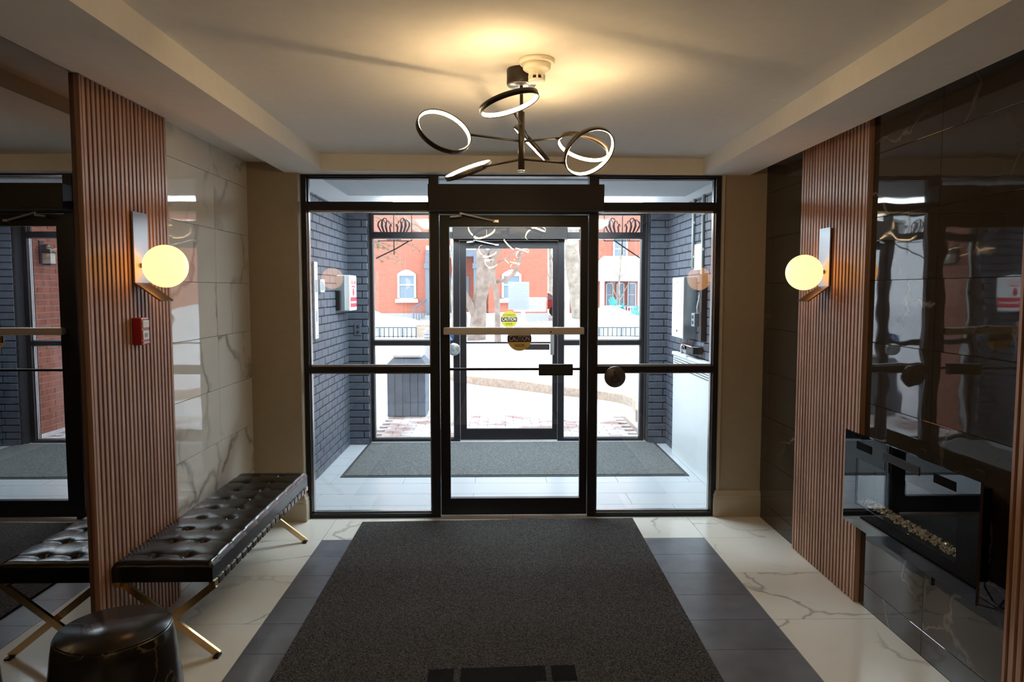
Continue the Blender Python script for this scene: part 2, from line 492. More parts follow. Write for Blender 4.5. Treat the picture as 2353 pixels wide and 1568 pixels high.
def lettering(text, size, mat, name, parent, centre, face='-Y', thick=0.0006, width=None):
    """flat lettering, mesh; centre is a world point; face is where it looks"""
    cu = bpy.data.curves.new('lettering', 'FONT')
    cu.body = text; cu.size = size; cu.align_x = 'CENTER'; cu.align_y = 'CENTER'; cu.extrude = thick; cu.offset = 0.0
    ob = bpy.data.objects.new('lettering', cu)
    COL.objects.link(ob)
    bpy.context.view_layer.update()
    me = bpy.data.meshes.new_from_object(ob.evaluated_get(bpy.context.evaluated_depsgraph_get()))
    bpy.data.objects.remove(ob, do_unlink=True)
    if width and len(me.vertices):
        w = max(v.co.x for v in me.vertices) - min(v.co.x for v in me.vertices)
        for v in me.vertices: v.co.x *= width / w
    if face == '-Y': R = Matrix.Rotation(PI / 2, 4, 'X')
    elif face == '+X': R = Matrix.Rotation(PI / 2, 4, 'Z') @ Matrix.Rotation(PI / 2, 4, 'X')
    elif face == '-X': R = Matrix.Rotation(-PI / 2, 4, 'Z') @ Matrix.Rotation(PI / 2, 4, 'X')
    else: R = Matrix.Identity(4)
    me.transform(R)
    me.materials.clear(); me.materials.append(M[mat])
    return inst(name, me, parent, centre)


# ------------------------------------------------------------------ room dimensions
XL, XR = -1.69, 1.85            # side walls of the lobby
YB = -2.3                       # back wall
YG, YO = 5.0, 7.55              # inner and outer glazing planes
ZBEAM, ZSOF, ZTRAY = 2.39, 2.46, 2.50
VXL, VXR, VYE, ZV = -1.55, 1.75, 7.36, 2.41   # vestibule

# ------------------------------------------------------------------ floor
floor = struct(MB().box(XL - 0.16, XR + 0.16, YB - 0.1, 4.93, -0.08, -0.010).build('floor', 'grout'))
GAP = 0.003
_tm = {}


def floor_tile(x0, x1, y0, y1, mat, parent=None, zt=0.0):
    sx, sy = round(x1 - x0 - GAP, 4), round(y1 - y0 - GAP, 4)
    key = (sx, sy, mat)
    if key not in _tm: _tm[key] = box_mesh('tile', mat, sx, sy, 0.012)
    inst('tile', _tm[key], parent or floor, ((x0 + x1) / 2, (y0 + y1) / 2, zt - 0.006))


XC = [-1.138, -0.52, 0.105, 0.722, 1.331]
Y_FRONT = 4.505
PY = 0.577
for a, b in zip([XL] + XC, XC + [XR]):
    floor_tile(a, b, Y_FRONT, 4.925, 'marble')
r = 0
while Y_FRONT - r * PY > YB + 0.2:
    y1 = Y_FRONT - r * PY; y0 = max(y1 - PY, YB)
    for a, b in ((XL, XC[0]), (XC[1], XC[2]), (XC[2], XC[3]), (XC[4], XR)):
        floor_tile(a, b, y0, y1, 'marble')
    ym = (y0 + y1) / 2
    for a, b in ((XC[0], XC[1]), (XC[3], XC[4])):
        floor_tile(a, b, y0, ym, 'slate'); floor_tile(a, b, ym, y1, 'slate')
    r += 1

fv = struct(MB().box(VXL - 0.14, VXR + 0.14, 4.93, YO + 0.12, -0.08, -0.010).build('floor_vestibule', 'grout'), 'pale grey tiled floor of the glazed vestibule')
yy = 4.93
row = 0
while yy < YO + 0.1:
    y1 = min(yy + 0.305, YO + 0.12)
    edges = [VXL - 0.1]
    x = -1.1 + (0.3 if row % 2 else 0.0) - 0.6
    while x < VXR + 0.1:
        if x > VXL: edges.append(x)
        x += 1.2 if row % 3 else 0.6
    edges.append(VXR + 0.1)
    for a, b in zip(edges[:-1], edges[1:]):
        if b - a > 0.02: floor_tile(a, b, yy, y1, 'vest_tile', fv)
    yy = y1; row += 1

# ------------------------------------------------------------------ lobby walls
wall_left = struct(MB().box(XL - 0.16, XL - 0.010, YB - 0.1, 5.1, -0.08, 2.62).build('wall_left', 'grout'))
zj = [0.0, 0.047, 0.367, 0.687, 1.007, 1.327, 1.647, 1.967, 2.287, 2.462]
_wm = {}


def wall_tile(parent, x, nx, y0, y1, z0, z1, mat, g=0.002):
    key = (round(y1 - y0, 3), round(z1 - z0, 3), mat)
    if key not in _wm: _wm[key] = box_mesh('tile', mat, 0.010, y1 - y0 - g, z1 - z0 - g, 0.0008)
    inst('tile', _wm[key], parent, (x - nx * 0.005, (y0 + y1) / 2, (z0 + z1) / 2))


for z0, z1 in zip(zj[:-1], zj[1:]):
    wall_tile(wall_left, XL, 1, 3.63, 4.32, z0, z1, 'wall_marble')
    wall_tile(wall_left, XL, 1, 4.32, 4.90, z0, z1, 'wall_marble')

wall_right = struct(MB().box(XR + 0.010, XR + 0.16, YB - 0.1, 5.1, -0.08, 2.62).build('wall_right', 'dark_grout'))
zj = [0.0, 0.115, 0.422, 0.729, 1.036, 1.343, 1.650, 1.957, 2.264, 2.462]
yj = [YB, -1.85, -1.245, -0.64, -0.035, 0.57, 1.175, 1.78, 2.385, 2.995, 3.60, 4.21, 4.82, 4.97]
for z0, z1 in zip(zj[:-1], zj[1:]):
    for y0, y1 in zip(yj[:-1], yj[1:]):
        wall_tile(wall_right, XR, -1, y0, y1, z0, z1, 'dark_stone')
wall_back = struct(MB().box(XL - 0.16, XR + 0.16, YB - 0.12, YB, -0.08, 2.62).build('wall_back', 'taupe'))

# pillars that frame the glazing
struct(MB().box(XL - 0.1, -1.352, 4.885, 5.11, -0.05, 2.5).build('wall_front_left', 'taupe'), 'taupe painted pier between marble wall and glazing')
struct(MB().box(1.541, XR + 0.1, 4.945, 5.11, -0.05, 2.5).build('wall_front_right', 'taupe'), 'taupe painted pier between dark stone wall and glazing')


def skirting(name, x0, x1, yf, sides):
    prof = [(0, 0), (0.022, 0), (0.022, 0.125), (0.018, 0.138), (0.021, 0.150), (0.014, 0.168), (0.010, 0.185), (0, 0.19)]
    b = MB()
    b.prism_x([(yf - d, z) for d, z in prof], x0, x1)
    for xs, s in sides:
        b.prism_y([(xs + s * d, z) for d, z in prof], yf - 0.022, 5.0)
    return struct(b.build(name, 'trim'))


skirting('baseboard_left', XL, -1.352, 4.885, [(-1.352, 1)])
skirting('baseboard_right', 1.541, XR, 4.945, [(1.541, -1)])
struct(MB().box(-1.366, -1.349, 4.90, 5.0, 0.19, 2.40).build('trim_1', 'trim'), 'cream casing strip beside the left pier')
struct(MB().box(1.538, 1.555, 4.93, 5.0, 0.19, 2.40).build('trim_2', 'trim'), 'cream casing strip beside the right pier')

# ceiling: tray, beams around it, raised strips along the walls
c = MB()
c.box(-1.3, 1.55, YB - 0.1, 5.1, ZTRAY, 2.66)
c.box(-1.435, -1.17, YB - 0.1, 5.12, ZBEAM, 2.62)
c.box(1.40, 1.725, YB - 0.1, 5.12, ZBEAM, 2.62)
c.prism([(-1.175, 4.79), (1.405, 4.945), (1.405, 5.12), (-1.175, 5.12)], ZBEAM, 2.62)
c.box(XL - 0.16, -1.43, YB - 0.1, 5.12, ZSOF, 2.64)
c.box(1.72, XR + 0.16, YB - 0.1, 5.12, ZSOF, 2.64)
struct(c.build('ceiling', 'paint'))
c = MB().box(VXL - 0.14, VXR + 0.14, 5.1, YO + 0.1, ZV, 2.66)
cv = struct(c.build('ceiling_vestibule', 'vest_paint'), 'white vestibule ceiling')
MB().box(-1.23, 1.54, 5.10, 5.93, ZV - 0.035, ZV + 0.01).build('ceiling_slab', 'vest_grey', cv)  # thin grey slab under the ceiling next to the inner glazing
lp = thing('ceiling_light', (0.17, 6.58, ZV), 'flat white fluorescent ceiling panel in the vestibule', 'ceiling light')
MB().box(-0.90, 1.24, 6.32, 6.84, ZV - 0.012, ZV).build('backing_tray', 'white', lp)
MB().rbox(-0.92, 1.26, 6.30, 6.86, ZV - 0.060, ZV - 0.010, 0.012).build('diffuser', 'panel_light', lp)

# ------------------------------------------------------------------ brick walls
_bm = {}


def brick_run(parent, o, u, n, length, z0, z1, mat, L=0.215, Hb=0.0625, J=0.010, proud=0.006, limit=300, key=None):
    """bricks on a wall face: o start point, u run direction, n outward normal (unit, axis aligned)"""
    o, u, n = Vector(o), Vector(u), Vector(n)
    rz = math.atan2(u.y, u.x)
    cells = []
    z = z0; rowi = 0
    while z < z1 - 0.01:
        h = min(Hb, z1 - z)
        s = 0.0 if rowi % 2 == 0 else -(L + J) / 2
        while s < length - 0.01:
            a, b = max(0, s), min(length, s + L)
            if b - a > 0.02:
                cells.append(((a + b) / 2, b - a, z + h / 2, h))
            s += L + J
        z += Hb + J; rowi += 1
    def dist(cl):
        p = o + u * cl[0]; return (p - Vector((0, 0, EYE))).length
    cells.sort(key=dist)
    rest = MB()
    for i, (s, l, zc, h) in enumerate(cells):
        p = o + u * s + Vector((0, 0, zc)) + n * (proud / 2 - 0.02 + random.uniform(-0.0012, 0.0012))
        if i < limit:
            k = (round(l, 3), round(h, 3), mat)
            if k not in _bm: _bm[k] = box_mesh('brick', mat, l, 0.04 + proud, h, 0.003)
            inst('brick', _bm[k], parent, p, rz)
        else:
            rest.obox(p, u, n, (0, 0, 1), l / 2, 0.02 + proud / 2, h / 2)
    if rest.v:
        tag(rest.build('brick_remainder', mat, parent), kind='stuff')


vwl = struct(MB().box(VXL - 0.14, VXL, 5.1, YO + 0.1, -0.05, 2.6).build('wall_vestibule_left', 'mortar_dark'), 'charcoal painted brick side wall with sanitizer station')
brick_run(vwl, (VXL, VYE, 0), (0, -1, 0), (1, 0, 0), VYE - 5.1, 0.003, ZV, 'brick_dark')
vwr = struct(MB().box(VXR, VXR + 0.14, 5.1, YO + 0.1, -0.05, 2.6).build('wall_vestibule_right', 'mortar_dark'), 'charcoal painted brick side wall with conduits')
brick_run(vwr, (VXR, 5.1, 0), (0, 1, 0), (-1, 0, 0), VYE - 5.1, 0.003, ZV, 'brick_dark')
vrl = struct(MB().box(VXL - 0.02, -1.345, VYE, YO + 0.1, -0.05, 2.6).build('wall_return_left', 'mortar_dark'), 'charcoal painted brick return beside outer glazing on the sanitizer side')
brick_run(vrl, (VXL, VYE, 0), (1, 0, 0), (0, -1, 0), 0.205, 0.003, ZV, 'brick_dark', L=0.30)
vrr = struct(MB().box(1.562, VXR + 0.02, VYE, YO + 0.1, -0.05, 2.6).build('wall_return_right', 'mortar_dark'), 'charcoal painted brick return beside outer glazing on the heater side')
brick_run(vrr, (1.562, VYE, 0), (1, 0, 0), (0, -1, 0), 0.188, 0.003, ZV, 'brick_dark', L=0.30)
# lobby side of the vestibule walls, so that the shell is closed
struct(MB().box(XL - 0.16, VXL - 0.13, 5.1, 5.2, -0.05, 2.64).build('wall_filler_left', 'taupe'), 'closing wall beside the glazing on the bench side')
struct(MB().box(VXR + 0.13, XR + 0.16, 5.1, 5.2, -0.05, 2.64).build('wall_filler_right', 'taupe'), 'closing wall beside the glazing on the fireplace side')


# ------------------------------------------------------------------ glazed screens
def screen(Y, n0, dn, d, top, label):
    """one glazed screen: two sidelights with transoms, a strip over the door, a single door"""
    f0, f1 = Y - d, Y + d
    xl0, xl1, ml0, ml1, mr0, mr1, xr0, xr1 = -1.352, -1.315, -0.472, -0.412, 0.625, 0.685, 1.502, 1.541
    for k, (a, b, c_, e) in enumerate(((xl0, xl1, ml0, ml1), (mr0, mr1, xr0, xr1))):
        side = 'sanitizer station' if k == 0 else 'heater cabinet'
        w = struct_empty('window_%d' % (n0 + k), ((a + e) / 2, Y, 0), 'black framed sidelight with transom, %s, on the side of the %s' % (label, side))
        if k == 0:
            MB().box(a, b, f0, f1, 0, top).build('jamb', 'frame', w)
            MB().box(c_, e, f0, f1, 0, top).build('mullion', 'frame', w)
        else:
            MB().box(a, b, f0, f1, 0, top).build('mullion', 'frame', w)
            MB().box(c_, e, f0, f1, 0, top).build('jamb', 'frame', w)
        for zr0, zr1, nm in ((0.0, 0.028, 'sill_rail'), (1.028, 1.072, 'middle_rail'), (2.148, 2.200, 'transom_rail'), (top - 0.015, top, 'head_rail')):
            MB().box(b, c_, f0, f1, zr0, zr1).build(nm, 'frame', w)
        for zr0, zr1 in ((0.028, 1.028), (1.072, 2.148), (2.200, top - 0.015)):
            MB().box(b - 0.004, c_ + 0.004, Y - 0.004, Y + 0.004, zr0 - 0.004, zr1 + 0.004).build('pane', 'glass', w)
            g = MB()      # glazing bead
            for xx0, xx1, q0, q1 in ((b, b + 0.010, zr0, zr1), (c_ - 0.010, c_, zr0, zr1), (b, c_, zr0, zr0 + 0.010), (b, c_, zr1 - 0.010, zr1)):
                g.box(xx0, xx1, Y - 0.018, Y - 0.005, q0, q1)
                g.box(xx0, xx1, Y + 0.005, Y + 0.018, q0, q1)
            g.build('glazing_bead', 'silver' if k >= 0 and zr0 < 2 else 'frame', w)
    w = struct_empty('window_%d' % (n0 + 2), (0.105, Y, 2.13), 'narrow glass strip over the door, %s' % label)
    MB().box(ml1, mr0, f0, f1, 2.125, 2.165).build('transom_rail', 'frame', w)
    MB().box(ml1, mr0, f0, f1, top - 0.012, top).build('head_rail', 'frame', w)
    MB().box(ml1 - 0.004, mr0 + 0.004, Y - 0.004, Y + 0.004, 2.16, top - 0.01).build('pane', 'glass', w)
    # door leaf
    D = struct_empty('door_%d' % dn, (0.105, Y, 0), 'black aluminium glass entrance door, %s' % label)
    dx0, dx1, gx0, gx1 = ml1 + 0.004, mr0 - 0.004, -0.342, 0.570
    MB().box(dx0, gx0, Y - 0.022, Y + 0.022, 0.010, 2.121).build('stile', 'frame', D)
    MB().box(gx1, dx1, Y - 0.022, Y + 0.022, 0.010, 2.121).build('stile', 'frame', D)
    MB().box(gx0, gx1, Y - 0.022, Y + 0.022, 2.040, 2.121).build('top_rail', 'frame', D)
    MB().box(gx0, gx1, Y - 0.022, Y + 0.022, 0.010, 0.128).build('bottom_rail', 'frame', D)
    MB().box(gx0, gx1, Y - 0.014, Y + 0.014, 1.040, 1.056).build('middle_bar', 'frame', D)
    for q0, q1 in ((0.128, 1.040), (1.056, 2.040)):
        MB().box(gx0 - 0.004, gx1 + 0.004, Y - 0.004, Y + 0.004, q0 - 0.004, q1 + 0.004).build('pane', 'glass', D)
    ob = MB().rbox(ml0 - 0.002, 0.712, f0 - 0.11, f0 + 0.002, 2.142, 2.312, 0.004).build('operator_box', 'header', D)
    MB().box(ml0 - 0.004, 0.714, f0 - 0.112, f0, 2.132, 2.143).build('cover_trim', 'black', ob)
    hb = MB(); hb.bar((-0.33, f0 - 0.075, 2.098), (-0.255, f0 - 0.05, 2.106), 0.014, 0.012)
    hb.bar((-0.265, f0 - 0.06, 2.124), (-0.02, f0 + 0.01, 2.075), 0.016, 0.010)
    hb.box(-0.035, 0.0, f0, f0 + 0.03, 2.068, 2.084)
    hb.lathe([(0.010, 0), (0.010, 0.03)], 10, (-0.26, f0 - 0.055, 2.10))
    hb.build('closer_arm', 'silver', D)
    return D, ml0


door_in, _ = screen(YG, 1, 1, 0.048, 2.392, 'lobby side')
door_out, _ = screen(YO, 4, 2, 0.05, 2.412, 'street side')

# inner door furniture
pb = MB().rbox(-0.382, 0.592, YG - 0.085, YG - 0.045, 1.296, 1.346, 0.006, 2).build('push_bar', 'pushbar', door_in)
MB().box(-0.380, -0.345, YG - 0.05, YG - 0.02, 1.302, 1.340).build('end_bracket', 'pushbar', pb)
MB().box(0.572, 0.590, YG - 0.05, YG - 0.02, 1.302, 1.340).build('end_bracket', 'pushbar', pb)
MB().lathe([(0.006, -0.002), (0.006, 0.002)], 12, (0.36, YG - 0.086, 1.315), 'Y').build('screw', 'black', pb)
lb = MB().rbox(0.280, 0.518, YG - 0.045, YG - 0.010, 1.006, 1.086, 0.004).build('latch_box', 'header', door_in)
MB().box(0.280, 0.518, YG - 0.048, YG - 0.040, 1.022, 1.068).build('latch_groove', 'black', lb)


def disc_y(c, r, t, n=40):
    return MB().lathe([(r, -t / 2), (r, t / 2)], n, c, 'Y', smooth=False)


def caution_decal(door, cx, y, cz, r, mat, size):
    d = disc_y((cx, y, cz), r, 0.001, 48).build('caution_decal', mat, door)
    b = MB(); h = r * 0.27
    w = math.sqrt(r * r - h * h) * 0.99
    b.box(cx - w, cx + w, y - 0.0014, y - 0.0006, cz - h, cz + h)
    b.build('black_band', 'black', d)
    pale = 'cream' if mat == 'yellow' else 'ink'
    t = lettering('CAUTION', size * 1.25, pale, 'lettering', d, (cx, y - 0.0018, cz), width=w * 1.72)
    return d, t


def decal(door, cx, y, cz, r, mat):
    d = disc_y((cx, y, cz), r, 0.001, 48).build('caution_decal', mat, door)
    o = Vector((cx, y, cz))
    h = r * 0.26; w = math.sqrt(r * r - h * h) * 0.985
    MB().box(cx - w, cx + w, y - 0.0014, y - 0.0006, cz - h, cz + h).build('black_band', 'black', d)
    lettering('CAUTION', r * 0.56, 'cream' if mat == 'yellow' else 'pink', 'lettering', d, (cx, y - 0.0016, cz), width=w * 1.75, thick=0.0004)
    lettering('AUTOMATIC', r * 0.30, 'black', 'lettering', d, (cx, y - 0.0012, cz + r * 0.50), width=r * 1.45, thick=0.0004)
    lettering('DOOR', r * 0.32, 'black', 'lettering', d, (cx, y - 0.0012, cz - r * 0.56), width=r * 0.80, thick=0.0004)


decal(door_in, 0.145, YG - 0.0055, 1.262, 0.085, 'amber')
decal(door_out, 0.110, YO - 0.0055, 1.296, 0.088, 'yellow')


def access_symbol(parent, c, s, mat, y_off):
    """wheelchair symbol in flat strips, facing -Y; s is its height"""
    cx, y, cz = c
    y = y - y_off
    b = MB()
    b.lathe([(0.085 * s, -0.0006), (0.085 * s, 0.0006)], 16, (cx - 0.05 * s, y, cz + 0.42 * s), 'Y', False)
    def seg(p, q, w=0.075):
        b.bar((cx + p[0] * s, y, cz + p[1] * s), (cx + q[0] * s, y, cz + q[1] * s), 0.0012, w * s, up=(0, 0, 1))
    def seg2(p, q, w=0.08):
        P = Vector((cx + p[0] * s, y, cz + p[1] * s)); Q = Vector((cx + q[0] * s, y, cz + q[1] * s))
        d = (Q - P).normalized(); n = Vector((-d.z, 0, d.x)) * (w * s / 2)
        yv = Vector((0, 0.0006, 0))
        b.add([P - n - yv, Q - n - yv, Q + n - yv, P + n - yv, P - n + yv, Q - n + yv, Q + n + yv, P + n + yv],
              [(0, 1, 2, 3), (7, 6, 5, 4), (0, 4, 5, 1), (1, 5, 6, 2), (2, 6, 7, 3), (3, 7, 4, 0)])
    seg2((-0.05, 0.32), (-0.03, -0.02)); seg2((-0.05, 0.14), (0.17, 0.14)); seg2((-0.03, -0.02), (0.22, -0.02)); seg2((0.22, -0.02), (0.33, -0.32)); seg2((0.33, -0.32), (0.42, -0.29))
    pts = [(-0.04 + 0.27 * math.cos(math.radians(a)), -0.16 + 0.27 * math.sin(math.radians(a))) for a in range(110, 345, 18)]
    for p, q in zip(pts[:-1], pts[1:]): seg2(p, q, 0.07)
    return b.build('wheelchair_symbol', mat, parent)


def push_button(cx, y, cz, r, label, body, sym):
    t = thing('push_button', (cx, y, cz - r), label, 'push button', None)
    MB().lathe([(r, 0.004), (r, -0.006), (r * 0.97, -0.014), (r * 0.86, -0.020), (0.0001, -0.022)], 40, (cx, y, cz), 'Y').build('plate', body, t)
    MB().lathe([(r * 0.45, 0.0), (r * 0.45, 0.030)], 20, (cx, y, cz), 'Y').build('mount', 'black', t)
    access_symbol(t, (cx, y - 0.0205, cz), r * 1.15, sym, 0.002)
    return t


push_button(0.808, YG - 0.075, 1.000, 0.074, 'round dark wheelchair push button fixed to the inner glazing mullion', 'button_bronze', 'black')
MB().box(0.676, 0.80, YG - 0.06, YG - 0.045, 1.02, 1.06).build('button_arm', 'frame', bpy.data.objects['window_2'])
push_button(-0.470, YO - 0.085, 0.985, 0.068, 'round pale wheelchair push button fixed to the outer glazing mullion', 'silver', 'grey_plastic')

# stickers and papers on the outer screen
w4 = bpy.data.objects['window_4']; w6 = bpy.data.objects['window_6']
st = MB().box(-0.560, -0.480, YO - 0.0056, YO - 0.0046, 1.060, 1.142).build('blue_access_sticker', 'blue', w4)
access_symbol(st, (-0.520, YO - 0.0056, 1.101), 0.065, 'white', 0.0008)
nt_ = MB().box(0.101, 0.322, YO - 0.0058, YO - 0.0046, 1.398, 1.692).build('paper_notice', 'paper', door_out)
lines = MB()
for i in range(11):
    zc = 1.66 - i * 0.021 - (0.02 if i > 0 else 0)
    wl = 0.055 if i == 0 else (0.055 + 0.028 * ((i * 7) % 3))
    xc = 0.24 if i == 0 else 0.205
    lines.box(xc - wl, xc + wl, YO - 0.0064, YO - 0.0056, zc - 0.0022, zc + 0.0022)
tag(lines.build('print_lines', 'ink', nt_), kind='stuff')
sp = MB().box(-0.60, -0.475, YO - 0.0058, YO - 0.0046, 2.215, 2.345).build('paper_sign', 'white', w4)
MB().box(-0.595, -0.48, YO - 0.0064, YO - 0.0054, 2.305, 2.325).build('print_band', 'grey_plastic', sp)
# outer door lock furniture
lk = MB().rbox(0.277, 0.536, YO - 0.045, YO - 0.012, 0.975, 1.035, 0.004).build('latch_box', 'header', door_out)
MB().rbox(0.544, 0.584, YO - 0.05, YO - 0.020, 0.92, 1.145, 0.004).build('lock_plate', 'silver', door_out)

# ------------------------------------------------------------------ vestibule fittings
# sanitizer station
ss = thing('sanitizer_station', (-1.485, 7.02, 1.40), 'white sanitizer station with red print on the vestibule brick wall', 'dispenser')
MB().rbox(-1.548, -1.424, 6.87, 7.19, 1.405, 1.748, 0.006).build('housing', 'white', ss)
MB().box(-1.546, -1.47, 6.845, 6.872, 1.41, 1.74).build('grey_side', 'grey_plastic', ss)
MB().rbox(-1.546, -1.50, 6.79, 6.845, 1.41, 1.60, 0.006).build('black_block', 'black', ss)  # small black block on the wall beside the grey side
MB().box(-1.425, -1.4215, 6.885, 7.18, 1.415, 1.735).build('poster', 'white', ss)
MB().box(-1.4225, -1.4205, 6.888, 7.177, 1.44, 1.535).build('red_band', 'red_paint', ss)
lettering('Stay', 0.062, 'red_paint', 'lettering', ss, (-1.421, 6.965, 1.683), '+X', width=0.11)
lettering('Safe', 0.062, 'red_paint', 'lettering', ss, (-1.421, 7.10, 1.683), '+X', width=0.11)
MB().box(-1.4222, -1.4208, 6.95, 7.11, 1.632, 1.645).build('print_line', 'red_paint', ss)
MB().lathe([(0.0001, 0), (0.038, 0.0001), (0.038, 0.0012), (0.0001, 0.0013)], 24, (-1.4222, 7.03, 1.585), 'X').build('emblem', 'red_paint', ss)
MB().box(-1.4225, -1.4203, 6.90, 7.165, 1.475, 1.497).build('pale_stripe', 'pink', ss)
MB().rbox(-1.49, -1.44, 7.19, 7.215, 1.46, 1.56, 0.005).build('lever', 'white', ss)
# white wall plates near the lobby screen
wp = thing('intercom_strip', (-1.54, 6.02, 1.195), 'long white intercom strip on the charcoal brick wall', 'intercom')
MB().rbox(-1.545, -1.525, 5.96, 6.07, 1.195, 1.84, 0.004).build('plate', 'white', wp)
MB().box(-1.5252, -1.5235, 5.98, 6.05, 1.585, 1.69).build('dark_window', 'grey_plastic', wp)
MB().box(-1.5252, -1.5235, 6.0, 6.03, 1.34, 1.43).build('slot', 'grey_plastic', wp)
MB().lathe([(0.006, 0), (0.006, 0.003)], 10, (-1.525, 6.02, 1.79), 'X').build('screw', 'grey_plastic', wp)
MB().lathe([(0.006, 0), (0.006, 0.003)], 10, (-1.525, 6.02, 1.22), 'X').build('screw', 'grey_plastic', wp)
th = thing('thermostat', (-1.53, 6.2, 1.585), 'small square white thermostat beside the long intercom strip', 'thermostat')
MB().rbox(-1.545, -1.515, 6.12, 6.27, 1.585, 1.696, 0.004).build('case', 'white', th)
MB().box(-1.5152, -1.5135, 6.14, 6.25, 1.602, 1.680).build('face', 'grey_plastic', th)
ou = thing('wall_outlet', (-1.45, VYE - 0.006, 1.14), 'dark painted power outlet on the brick return', 'outlet')
MB().rbox(-1.485, -1.415, VYE - 0.012, VYE, 1.14, 1.262, 0.003).build('plate', 'brick_dark', ou)
for zz in (1.172, 1.228):
    MB().lathe([(0.017, 0.0), (0.017, -0.003)], 18, (-1.45, VYE - 0.011, zz), 'Y').build('socket', 'mortar_dark', ou)

# steel intercom cabinet on the right
ic = thing('intercom_cabinet', (1.69, 6.48, 1.172), 'steel entry intercom cabinet with pale display on the brick wall', 'intercom')
MB().rbox(1.632, 1.748, 6.27, 6.68, 1.172, 1.72, 0.004).build('housing', 'steel', ic)
MB().box(1.628, 1.634, 6.275, 6.675, 1.177, 1.715).build('front_plate', 'white', ic)
MB().box(1.6255, 1.6295, 6.34, 6.62, 1.39, 1.63).build('display', 'pink', ic)
MB().lathe([(0.010, 0.0), (0.010, -0.006)], 12, (1.629, 6.48, 1.235), 'X').build('lock', 'black', ic)
MB().lathe([(0.006, 0.0), (0.006, -0.004)], 12, (1.629, 6.48, 1.675), 'X').build('screw', 'black', ic)
# conduits
for nm, y, ztop, zend, label in (('conduit', 6.37, ZV, 1.80, 'painted vertical conduit running down to the pink poster'),):
    t = thing(nm, (1.735, y, zend), label, 'conduit')
    MB().tube([(1.732, y, ztop), (1.732, y, zend)], 0.014, 10).build('pipe', 'conduit', t)
    for zz in (2.2, 1.9): MB().box(1.73, 1.752, y - 0.03, y + 0.03, zz - 0.01, zz + 0.01).build('strap', 'conduit', t)
t = thing('conduit', (1.735, 6.07, 1.40), 'painted conduit bending into the grey junction box', 'conduit')
MB().tube([(1.732, 6.07, ZV), (1.732, 6.07, 1.66), (1.730, 6.075, 1.60), (1.722, 6.10, 1.52), (1.715, 6.12, 1.46), (1.715, 6.12, 1.40)], 0.013, 10).build('pipe', 'conduit', t)
for zz in (2.25, 1.95): MB().box(1.73, 1.752, 6.04, 6.10, zz - 0.01, zz + 0.01).build('strap', 'conduit', t)
jb = thing('junction_box', (1.71, 6.13, 1.29), 'grey metal junction box with sockets under the bent conduit', 'electric box')
MB().rbox(1.675, 1.748, 6.08, 6.18, 1.29, 1.405, 0.004).build('box', 'grey_plastic', jb)
for zz in (1.325, 1.372): MB().box(1.6735, 1.676, 6.105, 6.155, zz - 0.015, zz + 0.015).build('socket', 'black', jb)
dr = thing('card_reader', (1.735, 5.98, 1.17), 'narrow black card reader panel beside the junction box', 'card reader')
MB().rbox(1.70, 1.748, 5.96, 6.03, 1.17, 1.74, 0.004).build('case', 'black', dr)
MB().box(1.698, 1.702, 5.972, 6.018, 1.30, 1.42).build('keypad', 'header', dr)
po = thing('wall_poster', (1.742, 6.22, 1.78), 'pink and white notice poster between the two conduits', 'poster')
MB().box(1.738, 1.7435, 6.10, 6.345, 1.78, 2.005).build('sheet', 'white', po)
MB().box(1.7368, 1.7385, 6.102, 6.343, 1.90, 2.003).build('pink_print', 'pink', po)
MB().box(1.7368, 1.7385, 6.13, 6.31, 1.83, 1.875).build('pink_line', 'pink', po)
hr = thing('hook_rail', (1.69, 6.25, 1.06), 'short chrome bracket shelf below the steel intercom cabinet', 'bracket')
MB().rbox(1.640, 1.748, 6.03, 6.44, 1.115, 1.128, 0.004).build('shelf', 'chrome', hr)
MB().lathe([(0.032, 0), (0.032, 0.075), (0.026, 0.082)], 20, (1.665, 6.36, 1.038)).build('cup', 'chrome', hr)
MB().rbox(1.66, 1.748, 6.05, 6.28, 1.052, 1.112, 0.008).build('bracket_body', 'black', hr)
# heater
ht = thing('convector_heater', (1.725, 6.0, 0.0), 'tall white metal convector heater along the brick wall', 'heater')
MB().rbox(1.700, 1.744, 5.15, 6.90, 0.0, 0.985, 0.008).build('cabinet', 'heater', ht)
MB().rbox(1.688, 1.744, 5.14, 6.91, 0.98, 1.012, 0.006).build('top_cap', 'heater', ht)
sl = MB()
for i in range(44):
    for j in range(5):
        y = 5.2 + i * 0.038 + (0.012 if j % 2 else 0)
        if y < 6.85: sl.box(1.6985, 1.7005, y, y + 0.026, 0.865 + j * 0.021, 0.873 + j * 0.021)
tag(sl.build('louvre_slots', 'black', ht), kind='stuff')
# vestibule mat
vm = thing('entrance_mat', (0.13, 6.73, 0.0), 'grey ribbed entrance mat with rubber edge in the vestibule', 'mat')
MB().box(-1.36, 1.645, 6.04, 7.44, 0.0, 0.006).build('rubber_border', 'rubber', vm)
MB().box(-1.33, 1.615, 6.075, 7.41, 0.005, 0.011).build('pile', 'vest_mat', vm)

# ------------------------------------------------------------------ slat panels
def slat_panel(name_loc, x_wall, nx, y0, y1, label, n):
    t = thing('slat_panel', ((x_wall + nx * 0.01), (y0 + y1) / 2, 0.0), label, 'wall panel', 'walnut slat panels on the lobby walls')
    MB().box(min(x_wall, x_wall + nx * 0.011), max(x_wall, x_wall + nx * 0.011), y0, y1, 0.002, 2.458).build('backing', 'slat_back', t)
    p = (y1 - y0) / n
    me = box_mesh('slat', 'slat', 0.016, p * 0.60, 2.454, 0.0012)
    for i in range(n):
        inst('slat', me, t, (x_wall + nx * 0.019, y0 + p * (i + 0.5), 1.230))
    return t


